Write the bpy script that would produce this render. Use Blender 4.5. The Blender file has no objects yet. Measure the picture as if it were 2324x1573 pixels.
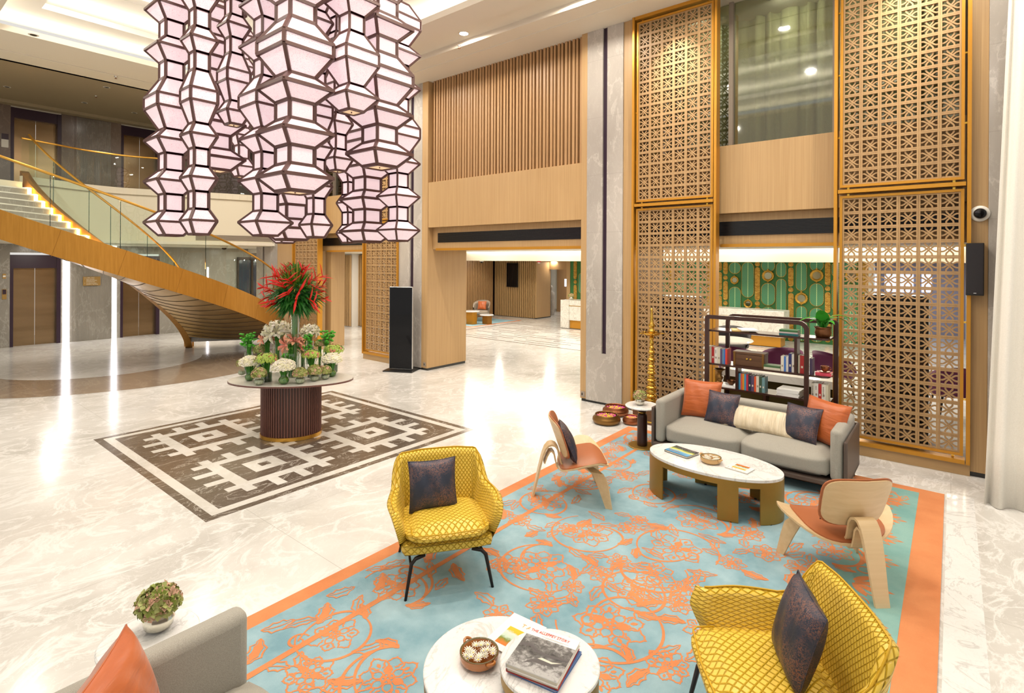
import bpy, math, random
from math import sin, cos, pi, radians, sqrt, atan2
from mathutils import Vector, Matrix
random.seed(7)
S = bpy.context.scene
COL = S.collection
# ---------------------------------------------------------------- camera
YAW, ROLL, FPX, VH, CH = radians(39.15), radians(0.30), 1230.0, 593.5, 2.35
_f = Vector((-sin(YAW), cos(YAW), 0)); _r0 = Vector((cos(YAW), sin(YAW), 0)); _u0 = Vector((0, 0, 1))
_r = _r0*cos(ROLL)+_u0*sin(ROLL); _u = _u0*cos(ROLL)-_r0*sin(ROLL)
EYE = Vector((0, 0, CH))
cam = bpy.data.cameras.new('camera'); co = bpy.data.objects.new('camera', cam); COL.objects.link(co)
cam.sensor_width = 36; cam.lens = 36*FPX/2324; cam.shift_y = (VH-786.5)/2324
cam.clip_start = .05; cam.clip_end = 200
co.matrix_world = Matrix(((_r.x, _u.x, -_f.x, 0), (_r.y, _u.y, -_f.y, 0), (_r.z, _u.z, -_f.z, CH), (0, 0, 0, 1)))
S.camera = co
S.view_settings.view_transform = 'Standard'; S.view_settings.look = 'None'
S.view_settings.exposure = -0.2; S.view_settings.gamma = 1; S.view_settings.use_curve_mapping = False
cy = S.cycles
cy.max_bounces = 7; cy.diffuse_bounces = 3; cy.glossy_bounces = 3; cy.transmission_bounces = 4; cy.transparent_max_bounces = 14
cy.caustics_reflective = False; cy.caustics_refractive = False; cy.sample_clamp_indirect = 4; cy.use_denoising = True
# ---------------------------------------------------------------- world: even warm ambient fill, added through the side left unwalled behind the camera
w = bpy.data.worlds.new('world'); S.world = w; w.use_nodes = True
w.node_tree.nodes['Background'].inputs[0].default_value = (1, .96, .9, 1)
w.node_tree.nodes['Background'].inputs[1].default_value = 0.9

def at(a, b, x=None, y=None, z=None):
    """point of the place seen at pixel (a, b) of the 2324x1573 photograph, on the plane x=, y= or z="""
    d = _r*(a-1162)/FPX-_u*(b-VH)/FPX+_f
    t = x/d.x if x is not None else y/d.y if y is not None else (z-CH)/d.z
    return EYE+d*t

def area(name, loc, size, power, color=(1, .925, .82), rot=(0, 0, 0), sy=None, shape=None, spread=None):
    l = bpy.data.lights.new(name, 'AREA'); l.energy = power; l.color = color; l.size = size
    l.shape = shape or ('RECTANGLE' if sy else 'DISK')
    if sy: l.size_y = sy
    if spread: l.spread = radians(spread)
    o = bpy.data.objects.new(name, l); COL.objects.link(o); o.location = loc; o.rotation_euler = rot
    return o
DOWN = []
for X in (-13.2, -11, -8.8, -6.6, -4.4, -2.2, 0.2):
    DOWN.append((X, 6.75, 6.28, 46))
for X in (-13.2, -10.4, -7.6, -4.8, -2.0, .6):
    DOWN.append((X, .7, 6.17, 46))
for X in (-10.9, -8.9, -4.4, -2.6):
    for Y in (2.4, 5.1): DOWN.append((X, Y, 6.85, 70))
DOWN.append((1.3, 6.0, 6.17, 60)); DOWN.append((1.6, 4.2, 6.17, 50))  # extra unseen lamps, added to brighten the cream curtain at the right
for Y in (2.2, 5.2): DOWN.append((-13.5, Y, 6.17, 40))
for X, Y, Z, P in DOWN:
    area('downlight_lamp', (X, Y, Z-.02), .16, P)
for X in (-3.22, -.42, -13.6, -10.3):      # narrow accent spots grazing the lattice screens
    area('accent_lamp', (X, 7.38, 6.17), .06, 11, rot=(radians(17), 0, 0), spread=62)
# ---------------------------------------------------------------- materials
MATS = {}
def nt(name):
    m = bpy.data.materials.new(name); m.use_nodes = True; t = m.node_tree
    MATS[name] = m
    return m, t, t.nodes['Principled BSDF']
def lk(t, a, b): t.links.new(a, b)
def N(t, typ, **k):
    n = t.nodes.new('ShaderNode'+typ)
    for a, v in k.items():
        if a in n.inputs.keys() if isinstance(a, str) else False: n.inputs[a].default_value = v
        else: setattr(n, a, v)
    return n
def coord(t, scale=(1, 1, 1), kind='Object', rot=(0, 0, 0)):
    c = N(t, 'TexCoord'); m = N(t, 'Mapping'); lk(t, c.outputs[kind], m.inputs[0])
    m.inputs['Scale'].default_value = scale; m.inputs['Rotation'].default_value = rot
    return m.outputs[0]
def ramp(t, fac, stops):
    r = N(t, 'ValToRGB'); e = r.color_ramp.elements
    while len(e) < len(stops): e.new(.5)
    for i, (p, c) in enumerate(stops):
        e[i].position = p; e[i].color = (*c, 1)
    lk(t, fac, r.inputs[0]); return r.outputs[0]
def noise(t, vec, sc, det=4, rough=.55, dist=0):
    n = N(t, 'TexNoise'); lk(t, vec, n.inputs['Vector'])
    n.inputs['Scale'].default_value = sc; n.inputs['Detail'].default_value = det
    n.inputs['Roughness'].default_value = rough; n.inputs['Distortion'].default_value = dist
    return n.outputs['Fac']
def mixc(t, fac, a, b, mode='MIX'):
    m = N(t, 'MixRGB'); m.blend_type = mode
    for i, v in enumerate((fac, a, b)):
        if hasattr(v, 'links'): lk(t, v, m.inputs[i])
        elif i == 0: m.inputs[0].default_value = v
        else: m.inputs[i].default_value = (*v, 1)
    return m.outputs[0]
def math_(t, op, a, b=None, c=None):
    m = N(t, 'Math'); m.operation = op
    for i, v in enumerate((a, b, c)):
        if v is None: continue
        if hasattr(v, 'links'): lk(t, v, m.inputs[i])
        else: m.inputs[i].default_value = v
    return m.outputs[0]
def bump(t, p, h, strength=.3, dist=.01):
    b = N(t, 'Bump'); b.inputs['Strength'].default_value = strength; b.inputs['Distance'].default_value = dist
    lk(t, h, b.inputs['Height']); lk(t, b.outputs[0], p.inputs['Normal'])
def plain(name, col, rough=.5, metal=0, emit=None, es=1, spec=.5, coat=0):
    m, t, p = nt(name)
    p.inputs['Base Color'].default_value = (*col, 1); p.inputs['Roughness'].default_value = rough
    p.inputs['Metallic'].default_value = metal; p.inputs['Specular IOR Level'].default_value = spec
    p.inputs['Coat Weight'].default_value = coat
    if emit:
        p.inputs['Emission Color'].default_value = (*emit, 1); p.inputs['Emission Strength'].default_value = es
    return m
def veined(name, base, cloud, vein, sc=1.0, rough=.12, stretch=(1, 1, 1), rot=(0, 0, .6), vw=.06, tile=None, vamt=.6, dist=1):
    m, t, p = nt(name)
    v = coord(t, stretch, rot=rot)
    n1 = noise(t, v, .55*sc, 6, .6, .8*dist)
    c1 = ramp(t, n1, [(.34, cloud), (.62, base)])
    n2 = noise(t, v, 1.7*sc, 8, .62, 1.6*dist)
    a = math_(t, 'ABSOLUTE', math_(t, 'SUBTRACT', n2, .5))
    f = ramp(t, a, [(0, (vamt,)*3), (vw, (0, 0, 0))])
    c2 = mixc(t, f, c1, vein)
    n3 = noise(t, v, 5*sc, 6, .7, 1.2*dist)
    a3 = math_(t, 'ABSOLUTE', math_(t, 'SUBTRACT', n3, .5))
    f3 = ramp(t, a3, [(0, (vamt*.55,)*3), (vw*.5, (0, 0, 0))])
    c3 = mixc(t, f3, c2, vein)
    if tile:
        g = coord(t, (1, 1, 1)); sx = N(t, 'SeparateXYZ'); lk(t, g, sx.inputs[0])
        acc = None
        for k, s in tile.items():
            fr = math_(t, 'FRACT', math_(t, 'DIVIDE', math_(t, 'ADD', sx.outputs[k], 40*s+.013), s))
            ln = math_(t, 'LESS_THAN', fr, .006/s)
            acc = ln if acc is None else math_(t, 'MAXIMUM', acc, ln)
        c3 = mixc(t, math_(t, 'MULTIPLY', acc, .35), c3, (.25, .23, .2))
    lk(t, c3, p.inputs['Base Color']); p.inputs['Roughness'].default_value = rough
    return m
veined('floor_marble', (.77, .75, .71), (.54, .515, .475), (.90, .885, .86), 1.1, .16, (1, .72, 1), vw=.04, tile={'X': 2.4, 'Y': 2.4}, vamt=.65)
veined('cream_marble', (.82, .79, .72), (.72, .69, .62), (.6, .56, .48), 1.2, .14, vw=.015, vamt=.4)
veined('brown_marble', (.36, .275, .20), (.24, .175, .125), (.45, .36, .27), .7, .12, (.35, 1, 1), vw=.03, vamt=.4)
veined('dark_inlay', (.15, .115, .085), (.10, .075, .055), (.75, .70, .62), 1.3, .16, (1, .4, 1), vw=.012, vamt=.55)
veined('light_inlay', (.74, .71, .65), (.60, .57, .51), (.85, .83, .8), 1.4, .13, vamt=.4)
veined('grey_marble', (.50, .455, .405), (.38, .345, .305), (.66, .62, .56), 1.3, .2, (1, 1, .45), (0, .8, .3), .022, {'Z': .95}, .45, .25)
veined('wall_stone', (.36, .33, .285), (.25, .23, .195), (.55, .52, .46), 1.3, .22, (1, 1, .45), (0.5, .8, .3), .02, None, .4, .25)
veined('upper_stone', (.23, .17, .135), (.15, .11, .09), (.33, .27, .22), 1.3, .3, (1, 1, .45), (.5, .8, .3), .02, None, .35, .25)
veined('white_marble', (.86, .85, .83), (.82, .81, .79), (.36, .36, .34), 1.1, .12, vw=.02, vamt=.45)
veined('desk_marble', (.78, .75, .68), (.68, .65, .58), (.38, .35, .29), 2.2, .2, vw=.03, vamt=.6)
def wood(name, a, b, sc=60, rough=.45, axis='Z', bs=.12):
    m, t, p = nt(name)
    s = {'Z': (sc, sc, .8), 'X': (.8, sc, sc), 'Y': (sc, .8, sc)}[axis]
    n = noise(t, coord(t, s), 1, 3, .6)
    lk(t, ramp(t, n, [(.3, a), (.7, b)]), p.inputs['Base Color']); p.inputs['Roughness'].default_value = rough
    bump(t, p, n, bs, .004); return m
wood('oak', (.44, .27, .115), (.52, .335, .155))
wood('oak_x', (.44, .27, .115), (.52, .335, .155), axis='X')
wood('slat_oak', (.42, .235, .10), (.50, .30, .14))
wood('pale_ply', (.66, .47, .25), (.74, .55, .32), 25, .35, 'X')
wood('lattice_wood', (.37, .22, .095), (.45, .28, .125), 30)
wood('walnut', (.032, .010, .006), (.052, .017, .010), 40, .28)
wood('flute_wood', (.12, .045, .035), (.17, .07, .05), 40, .35)
wood('old_chest', (.075, .03, .012), (.16, .075, .03), 18, .5, 'X', .4)
def brushed(name, a, b, rough=.32, stretch=(2, 2, 60), sc=1, metal=.9):
    m, t, p = nt(name); n = noise(t, coord(t, stretch), sc, 4)
    lk(t, ramp(t, n, [(.35, a), (.65, b)]), p.inputs['Base Color']); p.inputs['Metallic'].default_value = metal
    p.inputs['Roughness'].default_value = rough; return m
brushed('gold_band', (.40, .18, .02), (.47, .22, .03), .42, (30, 30, 2), metal=.55)
brushed('gold_soffit', (.50, .30, .085), (.60, .38, .12), .3, (2, 2, 2), metal=.75)
brushed('lift_metal', (.27, .185, .10), (.36, .25, .14), .25, (.4, .4, 3.2), metal=.9)
brushed('table_gold', (.32, .19, .035), (.36, .215, .045), .4, (3, 3, 3), metal=.6)
plain('gold_paint', (.58, .27, .028), .38, .5)
plain('gold_dark', (.30, .13, .015), .4, .5)
plain('rail_gold', (.68, .36, .06), .28, .8)
plain('brass', (.72, .45, .08), .18, 1)
plain('old_brass', (.25, .13, .035), .35, .8)
plain('copper', (.34, .12, .05), .32, .85)
plain('antique_mirror', (.13, .095, .03), .25, .6)
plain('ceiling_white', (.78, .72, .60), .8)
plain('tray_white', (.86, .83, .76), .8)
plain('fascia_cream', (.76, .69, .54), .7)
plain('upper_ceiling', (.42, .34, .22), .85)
plain('black', (.008, .008, .008), .3)
plain('grille_black', (.012, .008, .010), .35)
plain('purple_black', (.030, .012, .028), .35)
plain('screen_black', (.004, .004, .005), .05, 0, spec=.25)
plain('dark_bronze', (.045, .028, .022), .35, .5)
plain('dark_skirting', (.03, .03, .028), .5)
plain('frame_brown', (.10, .045, .038), .4, .1)
plain('silver', (.7, .7, .7), .25, .9)
plain('steel_leg', (.03, .022, .02), .4, .6)
plain('led', (1, 1, 1), .5, emit=(1, .92, .78), es=21)
plain('led_warm', (1, .7, .3), .5, emit=(1, .62, .2), es=14)
plain('led_white', (1, 1, 1), .5, emit=(.96, .93, 1), es=7)
plain('lamp_face', (1, 1, 1), .5, emit=(1, .93, .8), es=12)
plain('lit_glass', (.6, .7, 1), .3, emit=(.72, .80, 1), es=1.6)
plain('lilac_wall', (.36, .33, .40), .6)
plain('off_white', (.80, .77, .70), .55)
plain('paper', (.72, .66, .54), .7)
plain('white_cover', (.84, .83, .81), .35)
plain('leather', (.40, .125, .045), .42)
plain('petal_white', (.85, .80, .68), .6)
plain('petal_cream', (.84, .80, .56), .55)
plain('petal_pink', (.74, .24, .17), .5)
plain('petal_magenta', (.62, .08, .30), .5)
plain('petal_yellow', (.80, .62, .03), .5)
plain('petal_orange', (.85, .30, .04), .5)
plain('petal_red', (.80, .018, .012), .4)
plain('leaf_green', (.06, .26, .02), .45)
plain('leaf_dark', (.018, .15, .015), .45)
plain('leaf_olive', (.30, .34, .04), .5)
plain('pom_green', (.07, .42, .02), .6)
plain('lime', (.46, .58, .10), .6)
plain('hydrangea', (.38, .40, .13), .6)
plain('hydrangea_pink', (.60, .36, .24), .6)
plain('hydrangea_deep', (.22, .27, .04), .6)
plain('plum_velvet', (.13, .014, .075), .6)
plain('black_velvet', (.018, .013, .013), .7)
plain('taupe', (.32, .26, .20), .8)
plain('rib_brown', (.085, .050, .030), .6)
plain('glaze', (.40, .135, .025), .14, coat=.6)
plain('glaze_tan', (.58, .35, .13), .2, coat=.5)
plain('glaze_rim', (.12, .10, .035), .2)
plain('pot_brown', (.16, .060, .018), .3, .6)
plain('red_plastic', (.6, .01, .02), .4)
plain('green_wall', (.030, .155, .035), .6)
plain('gilt', (.52, .30, .045), .35, .7)
plain('mirror', (.35, .33, .2), .08, 1)
def fabric(name, a, b, sc=350, rough=.85, bs=.25):
    m, t, p = nt(name); n = noise(t, coord(t), sc, 2, .6)
    lk(t, ramp(t, n, [(.35, a), (.65, b)]), p.inputs['Base Color']); p.inputs['Roughness'].default_value = rough
    p.inputs['Sheen Weight'].default_value = .15
    bump(t, p, n, bs, .002); return m
fabric('sofa_grey', (.30, .28, .235), (.42, .395, .34))
fabric('curtain_cream', (.84, .80, .72), (.90, .86, .78), 120, .9, .1)
fabric('curtain_green', (.24, .235, .12), (.34, .33, .18), 60, .9, .1)
m, t, p = nt('dark_fabric'); v = coord(t)
n = noise(t, v, 90, 4, .7, 1.5); n2 = noise(t, v, 6, 2)
c = ramp(t, n, [(.40, (.020, .024, .042)), (.50, (.045, .058, .095)), (.58, (.36, .13, .045)), (.64, (.09, .10, .14))])
lk(t, mixc(t, ramp(t, n2, [(.4, (0, 0, 0)), (.6, (.8, .8, .8))]), (.028, .036, .062), c), p.inputs['Base Color'])
p.inputs['Roughness'].default_value = .38; p.inputs['Metallic'].default_value = .25; bump(t, p, n, .6, .004)
def silky(name, a, b, rough=.38):
    m, t, p = nt(name); v = coord(t, (3, 14, 3), rot=(0, 0, .5)); n = noise(t, v, 1.2, 3, .5, .6)
    lk(t, ramp(t, n, [(.3, a), (.7, b)]), p.inputs['Base Color']); p.inputs['Roughness'].default_value = rough
    p.inputs['Sheen Weight'].default_value = .2; bump(t, p, n, .5, .02)
silky('orange_silk', (.40, .085, .013), (.50, .115, .02))
m, t, p = nt('cream_silk'); v = coord(t, (26, 2.2, 5)); n = noise(t, v, 1.4, 3, .6, 1.0)
lk(t, ramp(t, n, [(.3, (.66, .54, .36)), (.7, (.80, .70, .52))]), p.inputs['Base Color']); p.inputs['Roughness'].default_value = .4; bump(t, p, n, .8, .02)
# quilted yellow leatherette: raised cords in a diamond net (uses the real-length UV map)
m, t, p = nt('quilt'); uvn = N(t, 'TexCoord'); sx = N(t, 'SeparateXYZ'); lk(t, uvn.outputs['UV'], sx.inputs[0])
K = 1/.046
acc = None
for sgn in (1, -1):
    s_ = math_(t, 'ADD', sx.outputs['X'], math_(t, 'MULTIPLY', sx.outputs['Y'], sgn))
    fr = math_(t, 'FRACT', math_(t, 'ADD', math_(t, 'MULTIPLY', s_, K), 200))
    tri = math_(t, 'ABSOLUTE', math_(t, 'SUBTRACT', fr, .5))
    cord = math_(t, 'MAXIMUM', math_(t, 'SUBTRACT', 1, math_(t, 'MULTIPLY', tri, 7)), 0)
    acc = cord if acc is None else math_(t, 'MAXIMUM', acc, cord)
lk(t, mixc(t, ramp(t, acc, [(.0, (0, 0, 0)), (.5, (1, 1, 1))]), (.82, .56, .075), (.66, .40, .015)), p.inputs['Base Color'])
p.inputs['Roughness'].default_value = .36; bump(t, p, acc, .9, .006)
plain('yellow_piping', (.62, .36, .01), .4)
# rug pile
def pile(name, a, b, sc=2.2):
    m, t, p = nt(name); v = coord(t); n = noise(t, v, sc, 5, .6); f = noise(t, v, 260, 2)
    c = ramp(t, n, [(.35, a), (.65, b)])
    lk(t, mixc(t, math_(t, 'MULTIPLY', f, .25), c, (.2, .2, .2), 'MULTIPLY'), p.inputs['Base Color'])
    p.inputs['Roughness'].default_value = .95; bump(t, p, f, .5, .004)
pile('rug_blue', (.20, .37, .44), (.40, .58, .64)); pile('rug_teal', (.20, .42, .39), (.30, .52, .47))
pile('rug_orange', (.70, .24, .085), (.80, .31, .12))
# lantern shade: woven fabric lit from inside
m, t, p = nt('shade'); v = coord(t); n = noise(t, v, 190, 2, .8); n4 = noise(t, v, 9, 2)
c = ramp(t, n, [(.3, (.38, .23, .23)), (.5, (.66, .51, .53)), (.64, (.84, .73, .76))])
lk(t, c, p.inputs['Base Color']); lk(t, c, p.inputs['Emission Color']); p.inputs['Emission Strength'].default_value = .95
p.inputs['Roughness'].default_value = .7; m.cycles.emission_sampling = 'NONE'
plain('shade_base', (.85, .6, .35), .5, emit=(1, .72, .45), es=.5)
def glassy(name, tint=(.93, .97, .93), gloss=.10, rough=.0, fres=True):
    m = bpy.data.materials.new(name); m.use_nodes = True; t = m.node_tree; MATS[name] = m
    t.nodes.clear(); o = N(t, 'OutputMaterial'); a = N(t, 'BsdfTransparent'); b = N(t, 'BsdfGlossy'); x = N(t, 'MixShader')
    a.inputs[0].default_value = (*tint, 1); b.inputs['Roughness'].default_value = rough; b.inputs[0].default_value = (1, 1, 1, 1)
    fr = N(t, 'LayerWeight'); fr.inputs[0].default_value = .25
    k = math_(t, 'ADD', math_(t, 'MULTIPLY', fr.outputs['Fresnel'], .5), gloss*.3)
    lk(t, k, x.inputs[0]); lk(t, a.outputs[0], x.inputs[1]); lk(t, b.outputs[0], x.inputs[2]); lk(t, x.outputs[0], o.inputs[0])
glassy('glass', (.86, .93, .86)); glassy('clear_glass', (.92, .95, .92), .2); glassy('window_glass', (.62, .66, .6), .5, .03)
glassy('green_glass', (.10, .34, .12), .3); glassy('edge_glass', (.25, .42, .36), .2)
m, t, p = nt('mercury_glass'); p.inputs['Base Color'].default_value = (.75, .72, .62, 1); p.inputs['Metallic'].default_value = .85; p.inputs['Roughness'].default_value = .14
# leaf panel: feathered green
m, t, p = nt('leaf_panel'); v = coord(t); sx = N(t, 'SeparateXYZ'); lk(t, v, sx.inputs[0])
ax = math_(t, 'ABSOLUTE', sx.outputs['X'])
st = math_(t, 'FRACT', math_(t, 'ADD', math_(t, 'MULTIPLY', math_(t, 'SUBTRACT', sx.outputs['Z'], math_(t, 'MULTIPLY', ax, 1.5)), 18), 100))
c = mixc(t, math_(t, 'GREATER_THAN', st, .72), (.045, .22, .10), (.18, .46, .25))
c = mixc(t, math_(t, 'LESS_THAN', ax, .008), c, (.55, .75, .35)); lk(t, c, p.inputs['Base Color']); p.inputs['Roughness'].default_value = .4
# gilt hammered plaque
m, t, p = nt('gilt_plaque'); n = noise(t, coord(t, (9, 9, 30)), 1, 4, .6, 1)
lk(t, ramp(t, n, [(.35, (.30, .15, .02)), (.65, (.62, .38, .07))]), p.inputs['Base Color']); p.inputs['Metallic'].default_value = .6; p.inputs['Roughness'].default_value = .4; bump(t, p, n, .5, .02)
# riverside photograph on the book (generic boat scene in greys)
m, t, p = nt('photo_grey'); v = coord(t, (1, 1, 1), 'UV'); n = noise(t, v, 7, 8, .7, .6); sx = N(t, 'SeparateXYZ'); lk(t, v, sx.inputs[0])
g = ramp(t, math_(t, 'ADD', math_(t, 'MULTIPLY', n, .8), math_(t, 'MULTIPLY', math_(t, 'ABSOLUTE', math_(t, 'SUBTRACT', sx.outputs['Y'], .62)), .35)), [(.3, (.03, .03, .03)), (.48, (.15, .145, .14)), (.6, (.42, .41, .4))])
lk(t, g, p.inputs['Base Color']); p.inputs['Roughness'].default_value = .25
def picture(name, stops, sc=6):
    m, t, p = nt(name); v = coord(t, (1, 1, 1), 'UV'); sx = N(t, 'SeparateXYZ'); lk(t, v, sx.inputs[0]); n = noise(t, v, sc, 4)
    lk(t, ramp(t, math_(t, 'ADD', sx.outputs['Y'], math_(t, 'MULTIPLY', math_(t, 'SUBTRACT', n, .5), .35)), stops), p.inputs['Base Color']); p.inputs['Roughness'].default_value = .25
picture('picture_hills', [(.05, (.75, .18, .02)), (.3, (.16, .22, .02)), (.45, (.55, .68, .55)), (.7, (.66, .70, .62)), (.8, (.80, .48, .02)), (1, (.80, .50, .03))])
picture('picture_field', [(0, (.80, .50, .02)), (.2, (.80, .45, .05)), (.3, (.7, .75, .62)), (.55, (.65, .7, .6)), (.65, (.16, .2, .02)), (.8, (.72, .16, .03)), (1, (.75, .2, .05))])
picture('picture_coast', [(0, (.06, .28, .55)), (.3, (.10, .38, .62)), (.5, (.7, .68, .12)), (.65, (.08, .14, .03)), (.8, (.02, .025, .03)), (1, (.02, .03, .04))], 3)
# green glazing reflections etc
plain('night_glass', (.010, .016, .045), .08, 0, spec=.9)
plain('sign_bronze', (.42, .26, .08), .4, .5)
plain('sign_text', (.85, .8, .65), .5)
plain('text_red', (.72, .05, .03), .5); plain('text_gold', (.7, .42, .1), .5); plain('text_dark', (.08, .07, .07), .5)
_cc = {}
def colour(c, rough=.45):
    k = (c, rough)
    if k not in _cc: _cc[k] = plain('cover', c, rough)
    return _cc[k]

# ---------------------------------------------------------------- mesh builder
class MB:
    def __init__(s): s.v = []; s.f = []; s.m = []; s.uv = {}
    def add(s, vs, fs, m=0, uv=None):
        b = len(s.v); s.v += [tuple(x) for x in vs]
        for i, f in enumerate(fs):
            if uv: s.uv[len(s.f)] = [uv[j] for j in f]
            s.f.append([b+j for j in f]); s.m.append(m)
        return s
    def box(s, x0, x1, y0, y1, z0, z1, m=0):
        return s.add([(x0, y0, z0), (x1, y0, z0), (x1, y1, z0), (x0, y1, z0), (x0, y0, z1), (x1, y0, z1), (x1, y1, z1), (x0, y1, z1)],
                     [(0, 3, 2, 1), (4, 5, 6, 7), (0, 1, 5, 4), (1, 2, 6, 5), (2, 3, 7, 6), (3, 0, 4, 7)], m)
    def beam(s, a, b, w, h=None, m=0, up=(0, 0, 1)):
        a = Vector(a); b = Vector(b); d = (b-a).normalized(); h = h or w
        r = d.cross(Vector(up))
        if r.length < 1e-4: r = d.cross(Vector((1, 0, 0)))
        r.normalize(); q = r.cross(d)
        vs = [p+r*(i*w/2)+q*(j*h/2) for p in (a, b) for i, j in ((-1, -1), (1, -1), (1, 1), (-1, 1))]
        return s.add(vs, [(3, 2, 1, 0), (4, 5, 6, 7), (0, 1, 5, 4), (1, 2, 6, 5), (2, 3, 7, 6), (3, 0, 4, 7)], m)
    def prism(s, poly, z0, z1, m=0, m2=None):
        n = len(poly)
        s.add([(x, y, z0) for x, y in poly]+[(x, y, z1) for x, y in poly],
              [tuple(range(n))[::-1]], m); s.add([(x, y, z1) for x, y in poly], [tuple(range(n))], m if m2 is None else m2)
        return s.add([(x, y, z0) for x, y in poly]+[(x, y, z1) for x, y in poly], [(i, (i+1) % n, n+(i+1) % n, n+i) for i in range(n)], m)
    def lathe(s, prof, seg=24, c=(0, 0, 0), m=0, sx=1, sy=1, cap=True):
        n = len(prof); vs = []
        for i in range(seg):
            a = 2*pi*i/seg
            for r, z in prof: vs.append((c[0]+r*cos(a)*sx, c[1]+r*sin(a)*sy, c[2]+z))
        fs = [(i*n+j, ((i+1) % seg)*n+j, ((i+1) % seg)*n+j+1, i*n+j+1) for i in range(seg) for j in range(n-1)]
        if cap:
            if prof[0][0] > 1e-4: fs.append(tuple(i*n for i in range(seg))[::-1])
            if prof[-1][0] > 1e-4: fs.append(tuple(i*n+n-1 for i in range(seg)))
        return s.add(vs, fs, m)
    def tube(s, pts, r, seg=8, m=0, flat=1.0, up=(0, 0, 1)):
        P = [Vector(p) for p in pts]; n = len(P); vs = []
        for i, p in enumerate(P):
            d = (P[min(i+1, n-1)]-P[max(i-1, 0)]).normalized(); a = d.cross(Vector(up))
            if a.length < 1e-3: a = d.cross(Vector((1, 0, 0)))
            a.normalize(); b = a.cross(d); rr = r[i] if isinstance(r, (list, tuple)) else r
            for k in range(seg):
                t = 2*pi*(k+.5)/seg; vs.append(p+a*(cos(t)*rr)+b*(sin(t)*rr*flat))
        fs = [(i*seg+k, i*seg+(k+1) % seg, (i+1)*seg+(k+1) % seg, (i+1)*seg+k) for i in range(n-1) for k in range(seg)]
        fs += [tuple(range(seg))[::-1], tuple((n-1)*seg+k for k in range(seg))]
        return s.add(vs, fs, m)
    def band(s, pts, wid, th, side, m=0):
        """bent strip: pts centreline, wid across along vector side, th thickness"""
        P = [Vector(p) for p in pts]; sd = Vector(side).normalized(); n = len(P); vs = []
        for i, p in enumerate(P):
            d = (P[min(i+1, n-1)]-P[max(i-1, 0)]).normalized(); q = d.cross(sd).normalized()
            w_ = wid[i] if isinstance(wid, (list, tuple)) else wid
            for a, b in ((-1, -1), (1, -1), (1, 1), (-1, 1)): vs.append(p+sd*(a*w_/2)+q*(b*th/2))
        fs = [(i*4+k, i*4+(k+1) % 4, i*4+4+(k+1) % 4, i*4+4+k) for i in range(n-1) for k in range(4)]
        fs += [(3, 2, 1, 0), tuple((n-1)*4+k for k in range(4))]
        return s.add(vs, fs, m)
    def grid(s, fn, nu, nv, m=0, cu=False, cv=False, uvf=None):
        vs = [fn(i/(nu if cu else nu-1), j/(nv if cv else nv-1)) for i in range(nu) for j in range(nv)]
        fs = [(i*nv+j, ((i+1) % nu)*nv+j, ((i+1) % nu)*nv+(j+1) % nv, i*nv+(j+1) % nv) for i in range(nu if cu else nu-1) for j in range(nv if cv else nv-1)]
        uv = [uvf(i/(nu-1), j/(nv-1)) for i in range(nu) for j in range(nv)] if uvf else None
        return s.add(vs, fs, m, uv)
    def build(s, name, mats, parent=None, loc=None, rz=0, smooth=False, bev=0, sub=0, seg=2, rot=None, auto=None):
        me = bpy.data.meshes.new(name); me.from_pydata(s.v, [], s.f)
        if not isinstance(mats, (list, tuple)): mats = [mats]
        for k in mats: me.materials.append(MATS[k] if isinstance(k, str) else k)
        for p_, i in zip(me.polygons, s.m): p_.material_index = i
        if s.uv:
            l = me.uv_layers.new(name='UVMap')
            for i, p_ in enumerate(me.polygons):
                if i in s.uv:
                    for li, c_ in zip(p_.loop_indices, s.uv[i]): l.data[li].uv = c_
        if smooth: me.shade_smooth()
        if auto: me.set_sharp_from_angle(angle=radians(auto))
        me.validate()
        o = bpy.data.objects.new(name, me); COL.objects.link(o)
        if parent is not None: o.parent = parent
        if loc is not None: o.location = loc
        o.rotation_euler = rot if rot is not None else (0, 0, rz)
        if bev:
            b = o.modifiers.new('bevel', 'BEVEL'); b.width = bev; b.segments = seg; b.limit_method = 'ANGLE'; b.angle_limit = radians(40)
        if sub:
            q = o.modifiers.new('sub', 'SUBSURF'); q.levels = sub; q.render_levels = sub
        return o
def tag(o, label=None, cat=None, group=None, kind=None):
    for k, v in (('label', label), ('category', cat), ('group', group), ('kind', kind)):
        if v: o[k] = v
    return o
def struct(o): o['kind'] = 'structure'; return o
def thing(name, label, cat, loc=(0, 0, 0), rz=0, group=None):
    o = bpy.data.objects.new(name, None); COL.objects.link(o); o.location = loc; o.rotation_euler = (0, 0, rz)
    o.empty_display_size = .1
    return tag(o, label, cat, group)
def dup(root, loc, rz=0, label=None, group=None, rot=None):
    r = root.copy(); COL.objects.link(r); r.location = loc; r.rotation_euler = rot or (0, 0, rz)
    if label: r['label'] = label
    if group: r['group'] = group
    for ch in list(root.children):
        c = ch.copy(); COL.objects.link(c); c.parent = r
        for g in list(ch.children):
            d = g.copy(); COL.objects.link(d); d.parent = c
    return r
def text(body, size, mat, parent, loc, rot=(0, 0, 0), name='lettering', ext=.0004, align='LEFT', sx=1):
    c = bpy.data.curves.new(name, 'FONT'); c.body = body; c.size = size; c.extrude = ext; c.align_x = align; c.resolution_u = 2
    tmp = bpy.data.objects.new('t', c); me = bpy.data.meshes.new_from_object(tmp); me.materials.clear(); me.materials.append(MATS[mat])
    bpy.data.objects.remove(tmp); o = bpy.data.objects.new(name, me); COL.objects.link(o)
    o.parent = parent; o.location = loc; o.rotation_euler = rot; o.scale = (sx, 1, 1); return o
def W(u, y=7.85): return at(u, 600, y=y).x
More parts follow.
